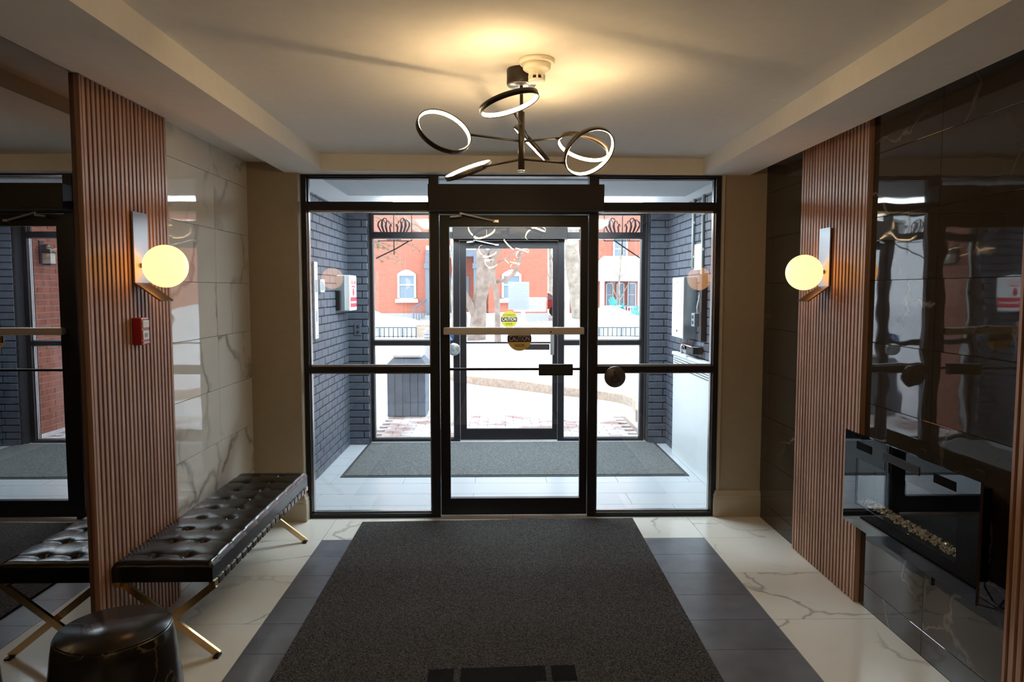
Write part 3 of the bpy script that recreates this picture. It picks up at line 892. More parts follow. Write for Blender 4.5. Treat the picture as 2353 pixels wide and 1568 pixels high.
slat_panel(None, XL, 1, 2.937, 3.670, 'walnut slat wall panel behind the black bench', 21)
slat_panel(None, XR, -1, 3.553, 4.320, 'walnut slat wall panel behind the fireplace end, with globe sconce', 21)
slat_panel(None, XR, -1, 1.64, 2.445, 'walnut slat wall panel past the free end of the fireplace', 21)
MB().box(XL, XL + 0.027, 2.924, 2.938, 0.002, 2.458).build('edge_strip', 'slat', bpy.data.objects['slat_panel'])
MB().box(XR - 0.027, XR, 3.538, 3.552, 0.002, 2.458).build('edge_strip', 'slat', bpy.data.objects['slat_panel.001'])
MB().box(XR - 0.030, XR, 2.448, 2.462, 0.002, 2.458).build('edge_strip', 'slat', bpy.data.objects['slat_panel.002'])

# smoked mirror
mr = MB().box(XL - 0.010, XL + 0.007, YB + 0.02, 2.922, 0.004, 2.458).build('wall_mirror', 'mirror')
tag(mr, 'large smoked wall mirror reflecting the entrance door and bench', 'mirror')


# ------------------------------------------------------------------ sconces
def sconce(xf, nx, yc, z0, label):
    """xf: face of the slats, nx: into the room"""
    t = thing('wall_sconce', (xf, yc, z0 - 0.09), label, 'wall lamp', 'globe wall sconces on the slat panels')
    X = lambda d: xf + nx * d
    MB().box(min(X(0), X(0.010)), max(X(0), X(0.010)), yc - 0.04, yc + 0.04, z0 + 0.04, z0 + 0.28).build('wall_bracket', 'black', t)
    MB().box(min(X(0.010), X(0.016)), max(X(0.010), X(0.016)), yc - 0.065, yc + 0.065, z0, z0 + 0.325).build('back_plate', 'sconce', t)
    lipb = MB()
    lipb.add([(X(0.010), yc - 0.065, z0), (X(0.010), yc + 0.065, z0), (X(0.125), yc + 0.065, z0 - 0.082), (X(0.125), yc - 0.065, z0 - 0.082),
              (X(0.016), yc - 0.065, z0 + 0.004), (X(0.016), yc + 0.065, z0 + 0.004), (X(0.128), yc + 0.065, z0 - 0.077), (X(0.128), yc - 0.065, z0 - 0.077)],
             [(0, 1, 2, 3), (7, 6, 5, 4), (0, 4, 5, 1), (1, 5, 6, 2), (2, 6, 7, 3), (3, 7, 4, 0)])
    lipb.build('folded_lip', 'lip', t)
    MB().lathe([(0.011, X(0.014) - xf), (0.011, X(0.036) - xf)] if nx > 0 else [(0.011, -0.036), (0.011, -0.014)], 16, (xf, yc, z0 + 0.083), 'X').build('stub', 'black', t)
    MB().sphere((X(0.125), yc, z0 + 0.080), 0.098, 40, 20).build('globe', 'globe', t)
    return t


sconce(XL + 0.027, 1, 3.342, 1.632, 'black sconce with glowing globe on the slat panel above the bench')
sconce(XR - 0.027, -1, 3.955, 1.620, 'black sconce with glowing globe on the slat panel by the fireplace')

# fire alarm pull station
pa = thing('fire_alarm', (XL + 0.05, 3.29, 1.352), 'small red fire alarm pull station on the walnut slats', 'fire alarm')
MB().rbox(XL + 0.026, XL + 0.070, 3.262, 3.335, 1.352, 1.476, 0.004).build('case', 'red', pa)
MB().rbox(XL + 0.066, XL + 0.075, 3.270, 3.329, 1.430, 1.464, 0.003).build('pull_bar', 'white', pa)
MB().box(XL + 0.068, XL + 0.0735, 3.272, 3.327, 1.376, 1.418).build('instruction_label', 'white', pa)
MB().box(XL + 0.068, XL + 0.074, 3.270, 3.329, 1.358, 1.368).build('pink_strip', 'pink', pa)
MB().box(XL + 0.073, XL + 0.0745, 3.285, 3.312, 1.388, 1.406).build('printed_square', 'grey_plastic', pa)

# ------------------------------------------------------------------ bench
BX0, BX1, BY0, BY1 = -1.655, -1.228, 3.005, 4.525
bench = thing('bench', ((BX0 + BX1) / 2, (BY0 + BY1) / 2, 0), 'black tufted leather bench on crossed brass legs', 'bench')
nx_, ny_ = 44, 150
SEAT_Z0, SEAT_Z1 = 0.352, 0.438
rows = 9
pitch = (BY1 - BY0) / (rows)
btn = [(BX0 + (BX1 - BX0) * fx, BY0 + pitch * (k + 0.5)) for k in range(rows) for fx in (0.335, 0.665)]


def seat_height(x, y):
    u = (x - BX0) / (BX1 - BX0); v = (y - BY0) / (BY1 - BY0)
    z = SEAT_Z1 + 0.012 * (1 - (2 * u - 1) ** 4) * (1 - (2 * v - 1) ** 8)
    for bx, by in btn:
        dx, dy = x - bx, y - by
        if abs(dx) < 0.12 and abs(dy) < 0.12:
            rr = dx * dx + dy * dy
            z -= 0.018 * math.exp(-rr / (0.016 ** 2)) + 0.006 * math.exp(-rr / (0.045 ** 2))
    k = math.floor((y - BY0) / pitch)
    yc = BY0 + pitch * (k + 0.5)
    z -= 0.004 * math.exp(-((y - yc) / 0.005) ** 2) + 0.003 * math.exp(-((y - yc) / 0.025) ** 2)
    for fx in (0.335, 0.665):
        xc = BX0 + (BX1 - BX0) * fx
        z -= 0.002 * math.exp(-((x - xc) / 0.005) ** 2)
    return z


RB = 0.022
vs, fs = [], []
for j in range(ny_ + 1):
    for i in range(nx_ + 1):
        x = BX0 + (BX1 - BX0) * i / nx_; y = BY0 + (BY1 - BY0) * j / ny_
        e = min(i / nx_ * (BX1 - BX0), (1 - i / nx_) * (BX1 - BX0), j / ny_ * (BY1 - BY0), (1 - j / ny_) * (BY1 - BY0))
        z = seat_height(x, y)
        if e < RB: z -= RB - math.sqrt(max(0, RB * RB - (RB - e) ** 2))
        vs.append((x, y, z))
for j in range(ny_):
    for i in range(nx_):
        a = j * (nx_ + 1) + i
        fs.append((a, a + 1, a + nx_ + 2, a + nx_ + 1))
cu = MB().add(vs, fs, True)
ring_idx = [i for i in range(nx_ + 1)] + [j * (nx_ + 1) + nx_ for j in range(1, ny_ + 1)] + [ny_ * (nx_ + 1) + i for i in range(nx_ - 1, -1, -1)] + [j * (nx_ + 1) for j in range(ny_ - 1, 0, -1)]
o_ = len(cu.v)
cu.v += [(cu.v[i][0], cu.v[i][1], SEAT_Z0) for i in ring_idx]
nR = len(ring_idx)
for k in range(nR):
    k2 = (k + 1) % nR
    cu.f.append((ring_idx[k], o_ + k, o_ + k2, ring_idx[k2]))
cu.f.append(tuple(o_ + k for k in range(nR)))
cush = cu.build('cushion', 'leather', bench)
for bx, by in btn:
    MB().lathe([(0.011, -0.004), (0.010, 0.002), (0.006, 0.005), (0.0001, 0.006)], 14, (bx, by, seat_height(bx, by) + 0.002)).build('button', 'leather', cush)
MB().tube([(BX1 - 0.020, BY0 + 0.012, SEAT_Z1 + 0.001), (BX1 - 0.020, BY1 - 0.012, SEAT_Z1 + 0.001)], 0.0022, 6).build('seam', 'leather', cush)
MB().tube([(BX1 - 0.010, BY0 + 0.012, SEAT_Z1 - 0.006), (BX1 - 0.010, BY1 - 0.012, SEAT_Z1 - 0.006)], 0.0022, 6).build('seam', 'leather', cush)
for xs in (BX0 + 0.012, BX1 - 0.008):
    MB().box(xs - 0.013, xs + 0.013, BY0 + 0.01, BY1 - 0.01, 0.326, 0.352).build('side_rail', 'brass', bench)
sm_ = MB().rbox(-0.0165, 0.0165, -0.024, 0.024, -0.016, 0.0155, 0.003, 1).mesh('strap', M['strap'])
ns = 20
for i in range(ns):
    yc = BY0 + 0.075 + (BY1 - BY0 - 0.15) * i / (ns - 1)
    inst('strap', sm_, bench, (BX1 - 0.008, yc, 0.339))
for yl in (3.035, 4.455):
    MB().bar((BX1 - 0.004, yl, 0.330), (BX0 + 0.020, yl, 0.008), 0.030, 0.016, up=(0, 1, 0)).build('leg', 'brass', bench)
    MB().bar((BX0 + 0.020, yl + 0.017, 0.330), (BX1 - 0.004, yl + 0.017, 0.008), 0.030, 0.016, up=(0, 1, 0)).build('leg', 'brass', bench)
    for xf in (BX0 + 0.022, BX1 - 0.006):
        MB().box(xf - 0.012, xf + 0.012, yl - 0.012, yl + 0.030, 0.0, 0.008).build('glide', 'black', bench)

# ------------------------------------------------------------------ stool
st_ = thing('side_table', (-1.352, 2.455, 0), 'black marble drum side table with gold veins beside the bench', 'side table')
MB().lathe([(0.225, 0.0), (0.228, 0.008), (0.214, 0.20), (0.196, 0.36), (0.188, 0.408), (0.184, 0.414)], 64, (-1.352, 2.455, 0)).build('drum', 'nero', st_)
MB().lathe([(0.183, 0.4135), (0.1835, 0.4165), (0.181, 0.420), (0.0001, 0.4201)], 64, (-1.352, 2.455, 0)).build('top', 'nero', st_)

# ------------------------------------------------------------------ lobby mat
mt = thing('floor_mat', (0.0, 3.0, 0.0), 'charcoal carpet runner mat leading to the glass door', 'mat')
pile = MB()
pile.prism([(-0.935, 1.6), (0.905, 1.6), (0.935, 4.885), (0.06, 4.872), (0.058, 4.862), (-0.94, 4.832)], 0.0, 0.011)
pile.build('pile', 'mat', mt)
inl = MB()
a_, b_ = at(986, 1540, 1), at(1320, 1536, 1)


def onfloor(px, py):
    p = at(px, py, 1.0); k = EYE / (EYE - p.z); return (p.x * k, p.y * k)


for (xa, ya, xb, yb) in ((986, 1546, 1044, 1543), (1060, 1543, 1252, 1536), (1265, 1536, 1320, 1535)):
    p0, p1 = onfloor(xa, ya), onfloor(xb, yb)
    MB().prism([(p0[0], p0[1] - 0.12), (p1[0], p1[1] - 0.12), p1, p0], 0.0105, 0.0122).build('black_inlay', 'mat_black', mt)

# ------------------------------------------------------------------ chandelier
CHX, CHY = 0.094, 2.98
ch = thing('chandelier', (CHX, CHY, 2.09), 'bronze ceiling lamp with six glowing tilted rings on crossing arms', 'ceiling lamp')
MB().lathe([(0.058, 0.0), (0.060, -0.003), (0.060, -0.060), (0.058, -0.063)], 40, (CHX, CHY, ZTRAY)).build('canopy', 'lamp_black', ch)
MB().lathe([(0.057, -0.0625), (0.057, -0.066), (0.0001, -0.0661)], 40, (CHX, CHY, ZTRAY)).build('canopy_plate', 'silver', ch)
MB().lathe([(0.007, 2.435), (0.007, 2.33), (0.0135, 2.329), (0.0135, 2.092)], 20, (CHX, CHY, 0)).build('stem', 'lamp_black', ch)
MB().lathe([(0.0150, 2.095), (0.0150, 2.088), (0.0001, 2.0878)], 20, (CHX, CHY, 0)).build('stem_cap', 'silver', ch)
RING_R = 0.111
for zz, ang, dist, alpha in ((2.211, -149, 0.354, -54), (2.211, None, (0.353, 3.02, 2.195), (22, 215)), (2.139, 130, 0.357, -26), (2.139, None, (0.365, 2.92, 2.158), (46.5, 300)), (2.275, -99, 0.353, 17), (2.275, 81, 0.371, 46)):
    base = Vector((CHX, CHY, zz))
    if ang is None:
        th_, ph_ = math.radians(alpha[0]), math.radians(alpha[1])
        nrm = Vector((math.sin(th_) * math.cos(ph_), math.sin(th_) * math.sin(ph_), -math.cos(th_)))
        cc = Vector(dist)
        d = cc - base; d = (d - nrm * d.dot(nrm)).normalized()
        e = nrm.cross(d)
    else:
        a = math.radians(ang); al = math.radians(alpha)
        d = Vector((math.cos(a), math.sin(a), 0)); p = Vector((-d.y, d.x, 0))
        e = p * math.cos(al) + Vector((0, 0, 1)) * math.sin(al)
        nrm = d.cross(e)
        cc = base + d * dist
    rim = cc - d * (RING_R - 0.002)
    MB().tube([base + (rim - base).normalized() * 0.008, rim], 0.0048, 10).build('arm', 'lamp_black', ch)
    n = 64
    def hoop(r0, r1, h0, h1):
        b = MB(); vs = []
        for k in range(n):
            t = 2 * PI * k / n
            u = d * math.cos(t) + e * math.sin(t)
            vs += [cc + u * r0 + nrm * h0, cc + u * r1 + nrm * h0, cc + u * r1 + nrm * h1, cc + u * r0 + nrm * h1]
        fs = []
        for k in range(n):
            q = ((k + 1) % n) * 4; w = k * 4
            fs += [(w + i, w + (i + 1) % 4, q + (i + 1) % 4, q + i) for i in range(4)]
        return b.add(vs, fs, True)
    rg = hoop(RING_R - 0.004, RING_R, -0.010, 0.010).build('ring', 'lamp_black', ch)
    hoop(RING_R - 0.0065, RING_R - 0.0038, -0.0072, 0.0072).build('light_strip', 'led', rg)

# unseen twin behind the camera, added as fill light for the lobby
ch_fill = ch.copy(); COL.objects.link(ch_fill); ch_fill.location.y = -0.85
ch_fill['label'] = 'added copy of the ring lamp behind the camera, for fill light'
for _c in list(ch.children):
    c2 = _c.copy(); COL.objects.link(c2); c2.parent = ch_fill
    for _g in _c.children:
        g2 = _g.copy(); COL.objects.link(g2); g2.parent = c2

# smoke detector
sd = thing('smoke_detector', (0.15, 2.858, 2.41), 'cream smoke detector on the ceiling beside the lamp canopy', 'smoke detector')
MB().lathe([(0.070, 0.0), (0.070, -0.012), (0.065, -0.018)], 40, (0.15, 2.858, ZTRAY)).build('base', 'cream', sd)
MB().lathe([(0.056, -0.018), (0.054, -0.036), (0.046, -0.042), (0.034, -0.044), (0.031, -0.062)], 40, (0.15, 2.858, ZTRAY)).build('head', 'cream', sd)
for k in range(8):
    t = 2 * PI * k / 8
    MB().box(-0.004, 0.004, -0.004, 0.004, 0, 0.016).build('vent_rib', 'cream', sd).location = Vector((0.15 + 0.029 * math.cos(t), 2.858 + 0.029 * math.sin(t), ZTRAY - 0.076)) - sd.location - Vector((0, 0, 0)) + sd.location
for o in [o for o in sd.children if o.name.startswith('vent_rib')]:
    o.location = Vector(o.location)
MB().lathe([(0.031, -0.076), (0.034, -0.080), (0.030, -0.086), (0.0001, -0.087)], 40, (0.15, 2.858, ZTRAY)).build('sensor_cap', 'white', sd)
MB().lathe([(0.018, -0.060), (0.018, -0.078)], 20, (0.15, 2.858, ZTRAY)).build('core', 'black', sd)

# ------------------------------------------------------------------ fireplace
FX, FY0, FY1, FZ0, FZ1 = 1.740, 2.502, 3.508, 0.450, 0.908
WY0, WY1, WZ0, WZ1 = 2.624, 3.394, 0.564, 0.788
fp = thing('electric_fireplace', (1.80, 3.0, FZ0), 'black glass electric fireplace with crystal bed on the dark stone wall', 'fireplace')
bx = MB()
bx.box(FX + 0.012, XR - 0.002, 2.595, 3.42, 0.50, WZ0); bx.box(FX + 0.012, XR - 0.002, 2.595, 3.42, WZ1, 0.86)
bx.box(FX + 0.012, XR - 0.002, 2.595, WY0, WZ0, WZ1); bx.box(FX + 0.012, XR - 0.002, WY1, 3.42, WZ0, WZ1)
bx.build('housing', 'firebox', fp)
MB().box(XR - 0.012, XR - 0.002, WY0, WY1, WZ0, WZ1).build('firebox_back', 'firebox', fp)
fr = MB()
fr.box(FX, FX + 0.012, FY0, FY1, FZ0, WZ0); fr.box(FX, FX + 0.012, FY0, FY1, WZ1, FZ1)
fr.box(FX, FX + 0.012, FY0, WY0, WZ0, WZ1); fr.box(FX, FX + 0.012, WY1, FY1, WZ0, WZ1)
fr.build('glass_front', 'glassblack', fp)
MB().box(FX + 0.001, FX + 0.006, WY0 - 0.002, WY1 + 0.002, WZ0 - 0.002, WZ1 + 0.002).build('viewing_pane', 'glass', fp)
for ya, yb in ((2.637, 2.780), (3.252, 3.395)):
    MB().rbox(FX - 0.0015, FX + 0.004, ya, yb, 0.834, 0.872, 0.0014, 1).build('black_slot', 'firebox', fp)
vt = MB().box(FX - 0.002, FX + 0.003, 2.876, 3.158, 0.834, 0.872).build('heat_vent', 'header', fp)
for k in range(5):
    MB().box(FX - 0.0035, FX - 0.001, 2.88, 3.154, 0.838 + k * 0.007, 0.841 + k * 0.007).build('vent_fin', 'header', vt)
MB().box(FX + 0.012, XR - 0.012, WY0, WY1, WZ0, WZ0 + 0.004).build('bed_tray', 'firebox', fp)
random.seed(3)
cr = MB()
for k in range(520):
    y = random.uniform(WY0 + 0.012, WY1 - 0.012); x = random.uniform(FX + 0.018, FX + 0.075); z = WZ0 + 0.006 + random.uniform(0, 0.026) * (1 - abs(x - FX - 0.045) / 0.05)
    s = random.uniform(0.005, 0.011)
    ax = Vector((random.uniform(-1, 1), random.uniform(-1, 1), random.uniform(-1, 1))).normalized(); bx_ = ax.orthogonal().normalized(); cz = ax.cross(bx_)
    cpt = Vector((x, y, z))
    cr.add([cpt + ax * s, cpt - ax * s, cpt + bx_ * s * .7, cpt - bx_ * s * .7, cpt + cz * s * .8, cpt - cz * s * .8],
           [(0, 2, 4), (2, 1, 4), (1, 3, 4), (3, 0, 4), (2, 0, 5), (1, 2, 5), (3, 1, 5), (0, 3, 5)])
tag(cr.build('crystal_bed', 'crystal', fp), kind='stuff')
MB().tube([(1.80, 2.70, 0.50), (1.80, 2.68, 0.44), (1.815, 2.60, 0.41), (1.835, 2.52, 0.425), (1.845, 2.50, 0.47)], 0.004, 6).build('power_cord', 'black', fp)
MB().box(FX + 0.02, FX + 0.035, 2.80, 2.815, 0.40, 0.50).build('hanging_tab', 'black', fp)
MB().tube([(1.78, 3.18, 0.862), (1.79, 3.15, 0.885), (1.80, 3.10, 0.888), (1.83, 3.06, 0.875)], 0.004, 6).build('lead', 'black', fp)
MB().tube([(1.78, 2.80, 0.862), (1.79, 2.78, 0.885), (1.80, 2.72, 0.888), (1.83, 2.66, 0.875)], 0.004, 6).build('lead', 'black', fp)

# ================================================================== outdoors
def ground_h(x, y):
    h = -0.02
    t = max(0.0, min(1.0, (y - 9.2) / 1.0))
    h += 0.03 * t
    h += 0.03 * math.sin(x * 1.7 + y * 0.6) * math.sin(y * 0.9) * t
    bank = math.exp(-((y - 29.0) / 2.2) ** 2)
    h += bank * (0.52 + 0.26 * math.sin(x * 1.35 + 2.2) + 0.10 * math.sin(x * 3.1))
    if x > 2.6: h += 0.35 * math.exp(-((y - 27.0) / 2.0) ** 2)
    return h


xs_ = [-40 + i * 2.0 for i in range(14)] + [-12.5 + i * 0.25 for i in range(101)] + [14 + i * 2.0 for i in range(14)]
ys_ = [YO + 0.1 + 0.2 * i for i in range(16)] + [11 + 0.5 * i for i in range(70)] + [47 + 4 * i for i in range(10)]
vs = [(x, y, ground_h(x, y)) for y in ys_ for x in xs_]
fs = [(j * len(xs_) + i, j * len(xs_) + i + 1, (j + 1) * len(xs_) + i + 1, (j + 1) * len(xs_) + i) for j in range(len(ys_) - 1) for i in range(len(xs_) - 1)]
snow_o = MB().add(vs, fs, True).build('snow_ground', 'snow')
tag(snow_o, 'bright trampled snow covering the yard and street', 'snow', kind='structure')

pav = struct(MB().box(-1.40, 1.62, 7.66, 9.05, -0.10, -0.012).build('pavement', 'mortar'), 'snow dusted red brick pavement outside the outer door')
pm = box_mesh('paver', 'paver', 0.205, 0.100, 0.03, 0.003)
k = 0
y = 7.67
rowi = 0
while y < 9.0:
    x = -1.40 + (0.1 if rowi % 2 else 0)
    while x < 1.42:
        inst('paver', pm, pav, (x + 0.105, y + 0.052, -0.008 + random.uniform(-0.002, 0.002)))
        x += 0.211; k += 1
    y += 0.105; rowi += 1

# stone kerb curving through the snow
kb = [onfloor(*p) for p in ((1000, 872), (1085, 884), (1180, 893), (1300, 911), (1380, 921), (1430, 929), (1452, 937), (1461, 948), (1460, 966))]
kv = []; kf = []
for i, (x, y) in enumerate(kb):
    p = Vector(kb[max(0, i - 1)]); q = Vector(kb[min(len(kb) - 1, i + 1)])
    d = (q - p).normalized(); nn = Vector((-d.y, d.x)) * 0.16
    for sgn, z in ((0, -0.05), (0, 0.13), (1, 0.13), (1, -0.05)):
        kv.append((x + nn.x * sgn, y + nn.y * sgn, z))
for i in range(len(kb) - 1):
    for a in range(4):
        b = (a + 1) % 4
        kf.append((i * 4 + a, i * 4 + b, (i + 1) * 4 + b, (i + 1) * 4 + a))
kf += [(0, 1, 2, 3), tuple((len(kb) - 1) * 4 + a for a in (3, 2, 1, 0))]
tag(MB().add(kv, kf).build('stone_kerb', 'kerb'), 'low tan stone kerb curving through the snow', 'kerb')

# red brick wing walls with lanterns
for sx, xi, lab in ((-1, -1.565, 'bin'), (1, 1.80, 'heater')):
    nm = 'wall_wing_left' if sx < 0 else 'wall_wing_right'
    w = struct(MB().box(min(xi, xi + sx * 0.5), max(xi, xi + sx * 0.5), YO + 0.11, 8.60, -0.1, 3.2).build(nm, 'mortar'), 'red brick wing wall outside, on the side of the %s' % lab)
    if sx < 0:
        brick_run(w, (xi, 8.60, -0.02), (0, -1, 0), (1, 0, 0), 0.93, 0, 2.9, 'brick_red')
    else:
        brick_run(w, (xi, YO + 0.11, -0.02), (0, 1, 0), (-1, 0, 0), 0.93, 0, 2.9, 'brick_red')
    lt = thing('wall_lantern', (xi - sx * 0.07, 8.2, 1.86), 'black outdoor wall lantern on the red brick wing wall on the %s side' % lab, 'lantern')
    X = lambda d: xi - sx * d
    def bxx(d0, d1, y0, y1, z0, z1): return MB().box(min(X(d0), X(d1)), max(X(d0), X(d1)), y0, y1, z0, z1)
    bxx(-0.002, 0.015, 8.16, 8.24, 1.90, 2.16).build('wall_plate', 'iron', lt)
    bxx(0.045, 0.135, 8.155, 8.245, 1.90, 2.02).build('lantern_glass', 'lantern_glass', lt)
    bxx(0.040, 0.140, 8.15, 8.25, 1.885, 1.902).build('lantern_base', 'iron', lt)
    h_ = MB(); h_.add([(X(0.035), 8.145, 2.02), (X(0.145), 8.145, 2.02), (X(0.145), 8.255, 2.02), (X(0.035), 8.255, 2.02), (X(0.05), 8.18, 2.12), (X(0.09), 8.18, 2.12), (X(0.09), 8.22, 2.12), (X(0.05), 8.22, 2.12)],
                      [(0, 3, 2, 1), (4, 5, 6, 7), (0, 1, 5, 4), (1, 2, 6, 5), (2, 3, 7, 6), (3, 0, 4, 7)])
    h_.build('lantern_hood', 'iron', lt)
    bxx(0.012, 0.05, 8.192, 8.208, 2.09, 2.11).build('lantern_bracket', 'iron', lt)
struct(MB().box(-6, 6, YO - 0.02, YO + 0.28, 2.50, 9.0).build('wall_exterior', 'house_brick'), 'unseen brick front above the entrance, added for shading')  # upper front out of view, put in to block sky light
struct(MB().box(-6, -1.60, YO + 0.10, YO + 0.28, -0.1, 2.55).build('wall_exterior_left', 'house_brick'), 'brick front of this building beside the bin')
struct(MB().box(1.84, 6, YO + 0.10, YO + 0.28, -0.1, 2.55).build('wall_exterior_right', 'house_brick'), 'brick front of this building on the heater side')


# wrought iron brackets
def iron_bracket(px0, pxc, px1, Y, side, label):
    """tulip shaped wrought iron bracket, traced in front of the wing wall end"""
    x0, xc, x1 = at(px0, 540, Y).x, at(pxc, 540, Y).x, at(px1, 540, Y).x
    zt, zb = at(pxc, 500, Y).z, at(pxc, 552, Y).z
    t = thing('iron_bracket', (xc, Y, zb), label, 'bracket', 'wrought iron porch brackets')
    S = (x1 - x0)
    MB().tube([(xc, Y, at(pxc, 586, Y).z), (xc, Y, zt + 0.06)], 0.006, 6).build('stem', 'iron', t)
    MB().tube([(x0, Y, zb - 0.01), (x1, Y, zb - 0.01)], 0.006, 6).build('bottom_bar', 'iron', t)
    MB().tube([(x0, Y, zt + 0.06), (x1, Y, zt + 0.06)], 0.008, 6).build('top_bar', 'iron', t)
    MB().tube([(x1 if side < 0 else x0, Y, zb - 0.01), (x1 if side < 0 else x0, Y, zt + 0.06)], 0.006, 6).build('upright', 'iron', t)
    H = (zt - zb)
    for sgn in (-1, 1):
        for k, (w, h, thk) in enumerate(((0.115, 0.72, 0.012), (0.235, 0.86, 0.015), (0.350, 0.97, 0.015), (0.465, 0.90, 0.012))):
            foot = 0.03 + 0.05 * k
            P = [(foot, 0.0), (foot + (w - foot) * 0.45, 0.14 + 0.03 * k), (w * 0.86, 0.34 + 0.03 * k), (w, 0.58 + 0.02 * k), (w * 0.97, h - 0.12), (w * 0.80, h), (w * 0.62, h - 0.03), (w * 0.55, h - 0.14)]
            pts = [(xc + sgn * u * S, Y, zb + H * v) for u, v in P]
            MB().tube(pts, [thk * .5, thk * .55, thk * .8, thk, thk * .8, thk * .5, thk * .45, thk * .4], 8).build('petal', 'iron', t)
    if side < 0:
        br = [at(px0 - 4, 594, Y), at(pxc + 5, 572, Y), at(px1 - 6, 554, Y)]
    else:
        br = [at(px1 + 4, 598, Y), at(pxc + 12, 574, Y), at(px0 + 22, 552, Y)]
    MB().tube(br, 0.009, 6).build('brace', 'iron', t)
    # arm that carries the bracket on the wing wall
    xw = -1.60 if side < 0 else 1.82
    MB().tube([(xw, Y - 0.06, zt + 0.06), (x0 if side < 0 else x1, Y, zt + 0.06)], 0.010, 6).build('wall_arm', 'iron', t)
    return t


iron_bracket(868, 905, 946, 8.62, -1, 'tulip shaped wrought iron bracket outside above the grey bin')
iron_bracket(1388, 1430, 1474, 8.62, 1, 'tulip shaped wrought iron bracket outside on the side of the white porch')

# grey storage bin
bn = thing('storage_bin', (-1.16, 9.2, -0.02), 'grey stained wooden bin with sloping lid on the pavement', 'bin')
bx0, bx1, by0, by1 = -1.405, -0.925, 8.95, 9.45
MB().box(bx0 + 0.01, bx1 - 0.01, by0 + 0.015, by1 - 0.015, 0.0, 0.60).build('core', 'cedar', bn)
pw = (bx1 - bx0) / 5
me = box_mesh('board', 'cedar', pw - 0.006, 0.016, 0.60, 0.002)
for k in range(5):
    inst('board', me, bn, (bx0 + pw * (k + 0.5), by0 + 0.008, 0.31))
me = box_mesh('board', 'cedar', 0.016, 0.094, 0.60, 0.002)
for k in range(5):
    inst('board', me, bn, (bx1 - 0.008, by0 + 0.05 + 0.1 * k, 0.31))
    inst('board', me, bn, (bx0 + 0.008, by0 + 0.05 + 0.1 * k, 0.31))
MB().box(bx0 - 0.03, bx1 + 0.03, by0 - 0.02, by1 + 0.02, 0.575, 0.645).build('lid_frame', 'cedar', bn)
l_ = MB().add([(bx0 - 0.03, by0 - 0.02, 0.645), (bx1 + 0.03, by0 - 0.02, 0.645), (bx1 + 0.03, by1 + 0.02, 0.645), (bx0 - 0.03, by1 + 0.02, 0.645),
               (bx0 + 0.05, by0 + 0.10, 0.735), (bx1 - 0.05, by0 + 0.10, 0.735), (bx1 - 0.05, by1 - 0.06, 0.755), (bx0 + 0.05, by1 - 0.06, 0.755)],
              [(0, 3, 2, 1), (4, 5, 6, 7), (0, 1, 5, 4), (1, 2, 6, 5), (2, 3, 7, 6), (3, 0, 4, 7)]).build('lid', 'cedar', bn)
MB().rbox(bx0 + 0.06, bx1 - 0.06, by0 + 0.10, by1 - 0.07, 0.745, 0.785, 0.015).build('snow_cap', 'snow_pure', bn)

# bollard
pbol = at(984, 836, 15.5)
bo = thing('bollard', (pbol.x, 15.5, 0.0), 'grey ribbed bollard standing in the snow beyond the bin', 'bollard')
zt = at(984, 753, 15.5).z
MB().lathe([(0.085, -0.05), (0.085, zt - 0.10), (0.08, zt - 0.05), (0.055, zt - 0.01), (0.0001, zt)], 20, (pbol.x, 15.5, 0)).build('post', 'stone_grey', bo)
for k in range(4):
    MB().lathe([(0.087, 0), (0.090, 0.012), (0.087, 0.024)], 20, (pbol.x, 15.5, zt - 0.16 - 0.07 * k)).build('ring', 'house_grey', bo)

# ------------------------------------------------------------------ iron fences
def fence(px0, px1, Y, label):
    a, b = at(px0, 760, Y), at(px1, 760, Y)
    zt = at(px0, 752, Y).z
    t = thing('iron_fence', ((a.x + b.x) / 2, Y, -0.05), label, 'fence', 'low iron fences along the street')
    MB().box(a.x, b.x, Y - 0.015, Y + 0.015, zt - 0.03, zt).build('top_rail', 'iron_far', t)
    MB().box(a.x, b.x, Y - 0.012, Y + 0.012, 0.05, 0.075).build('bottom_rail', 'iron_far', t)
    n = max(3, int((b.x - a.x) / 0.145))
    pk = MB().box(-0.016, 0.016, -0.012, 0.012, -0.10, zt).mesh('picket', M['iron_far'])
    lf = MB()
    for s in (-1, 1):
        for j in range(5):
            z = 0.05 + 0.055 * j
            lf.add([(0.0, -0.008, z), (s * 0.10, -0.008, z + 0.075), (s * 0.115, -0.008, z + 0.10), (0.0, -0.008, z + 0.028), (0.0, 0.008, z), (s * 0.10, 0.008, z + 0.075), (s * 0.115, 0.008, z + 0.10), (0.0, 0.008, z + 0.028)],
                   [(0, 1, 2, 3), (7, 6, 5, 4), (0, 4, 5, 1), (1, 5, 6, 2), (2, 6, 7, 3), (3, 7, 4, 0)])
    lfm = lf.mesh('leaf_ornament', M['iron_far'])
    for i in range(n + 1):
        x = a.x + (b.x - a.x) * i / n
        inst('picket', pk, t, (x, Y, 0))
        if i % 5 == 1: inst('leaf_ornament', lfm, t, (x, Y, 0))
    return t


fence(862, 956, 24.0, 'low iron fence with leaf ornaments beside the stone post')
fence(1366, 1490, 24.0, 'low iron fence with leaf ornaments in front of the white porch')
sp_ = at(971, 778, 24.3)
stp = thing('stone_post', (sp_.x, 24.5, -0.05), 'tan block stone gate post capped with snow', 'post')
MB().rbox(sp_.x - 0.22, sp_.x + 0.22, 24.25, 24.7, -0.05, at(971, 748, 24.3).z, 0.02).build('shaft', 'kerb', stp)
MB().rbox(sp_.x - 0.30, sp_.x + 0.30, 24.2, 24.75, at(971, 748, 24.3).z, at(971, 738, 24.3).z, 0.05).build('snow_cap', 'snow_pure', stp)


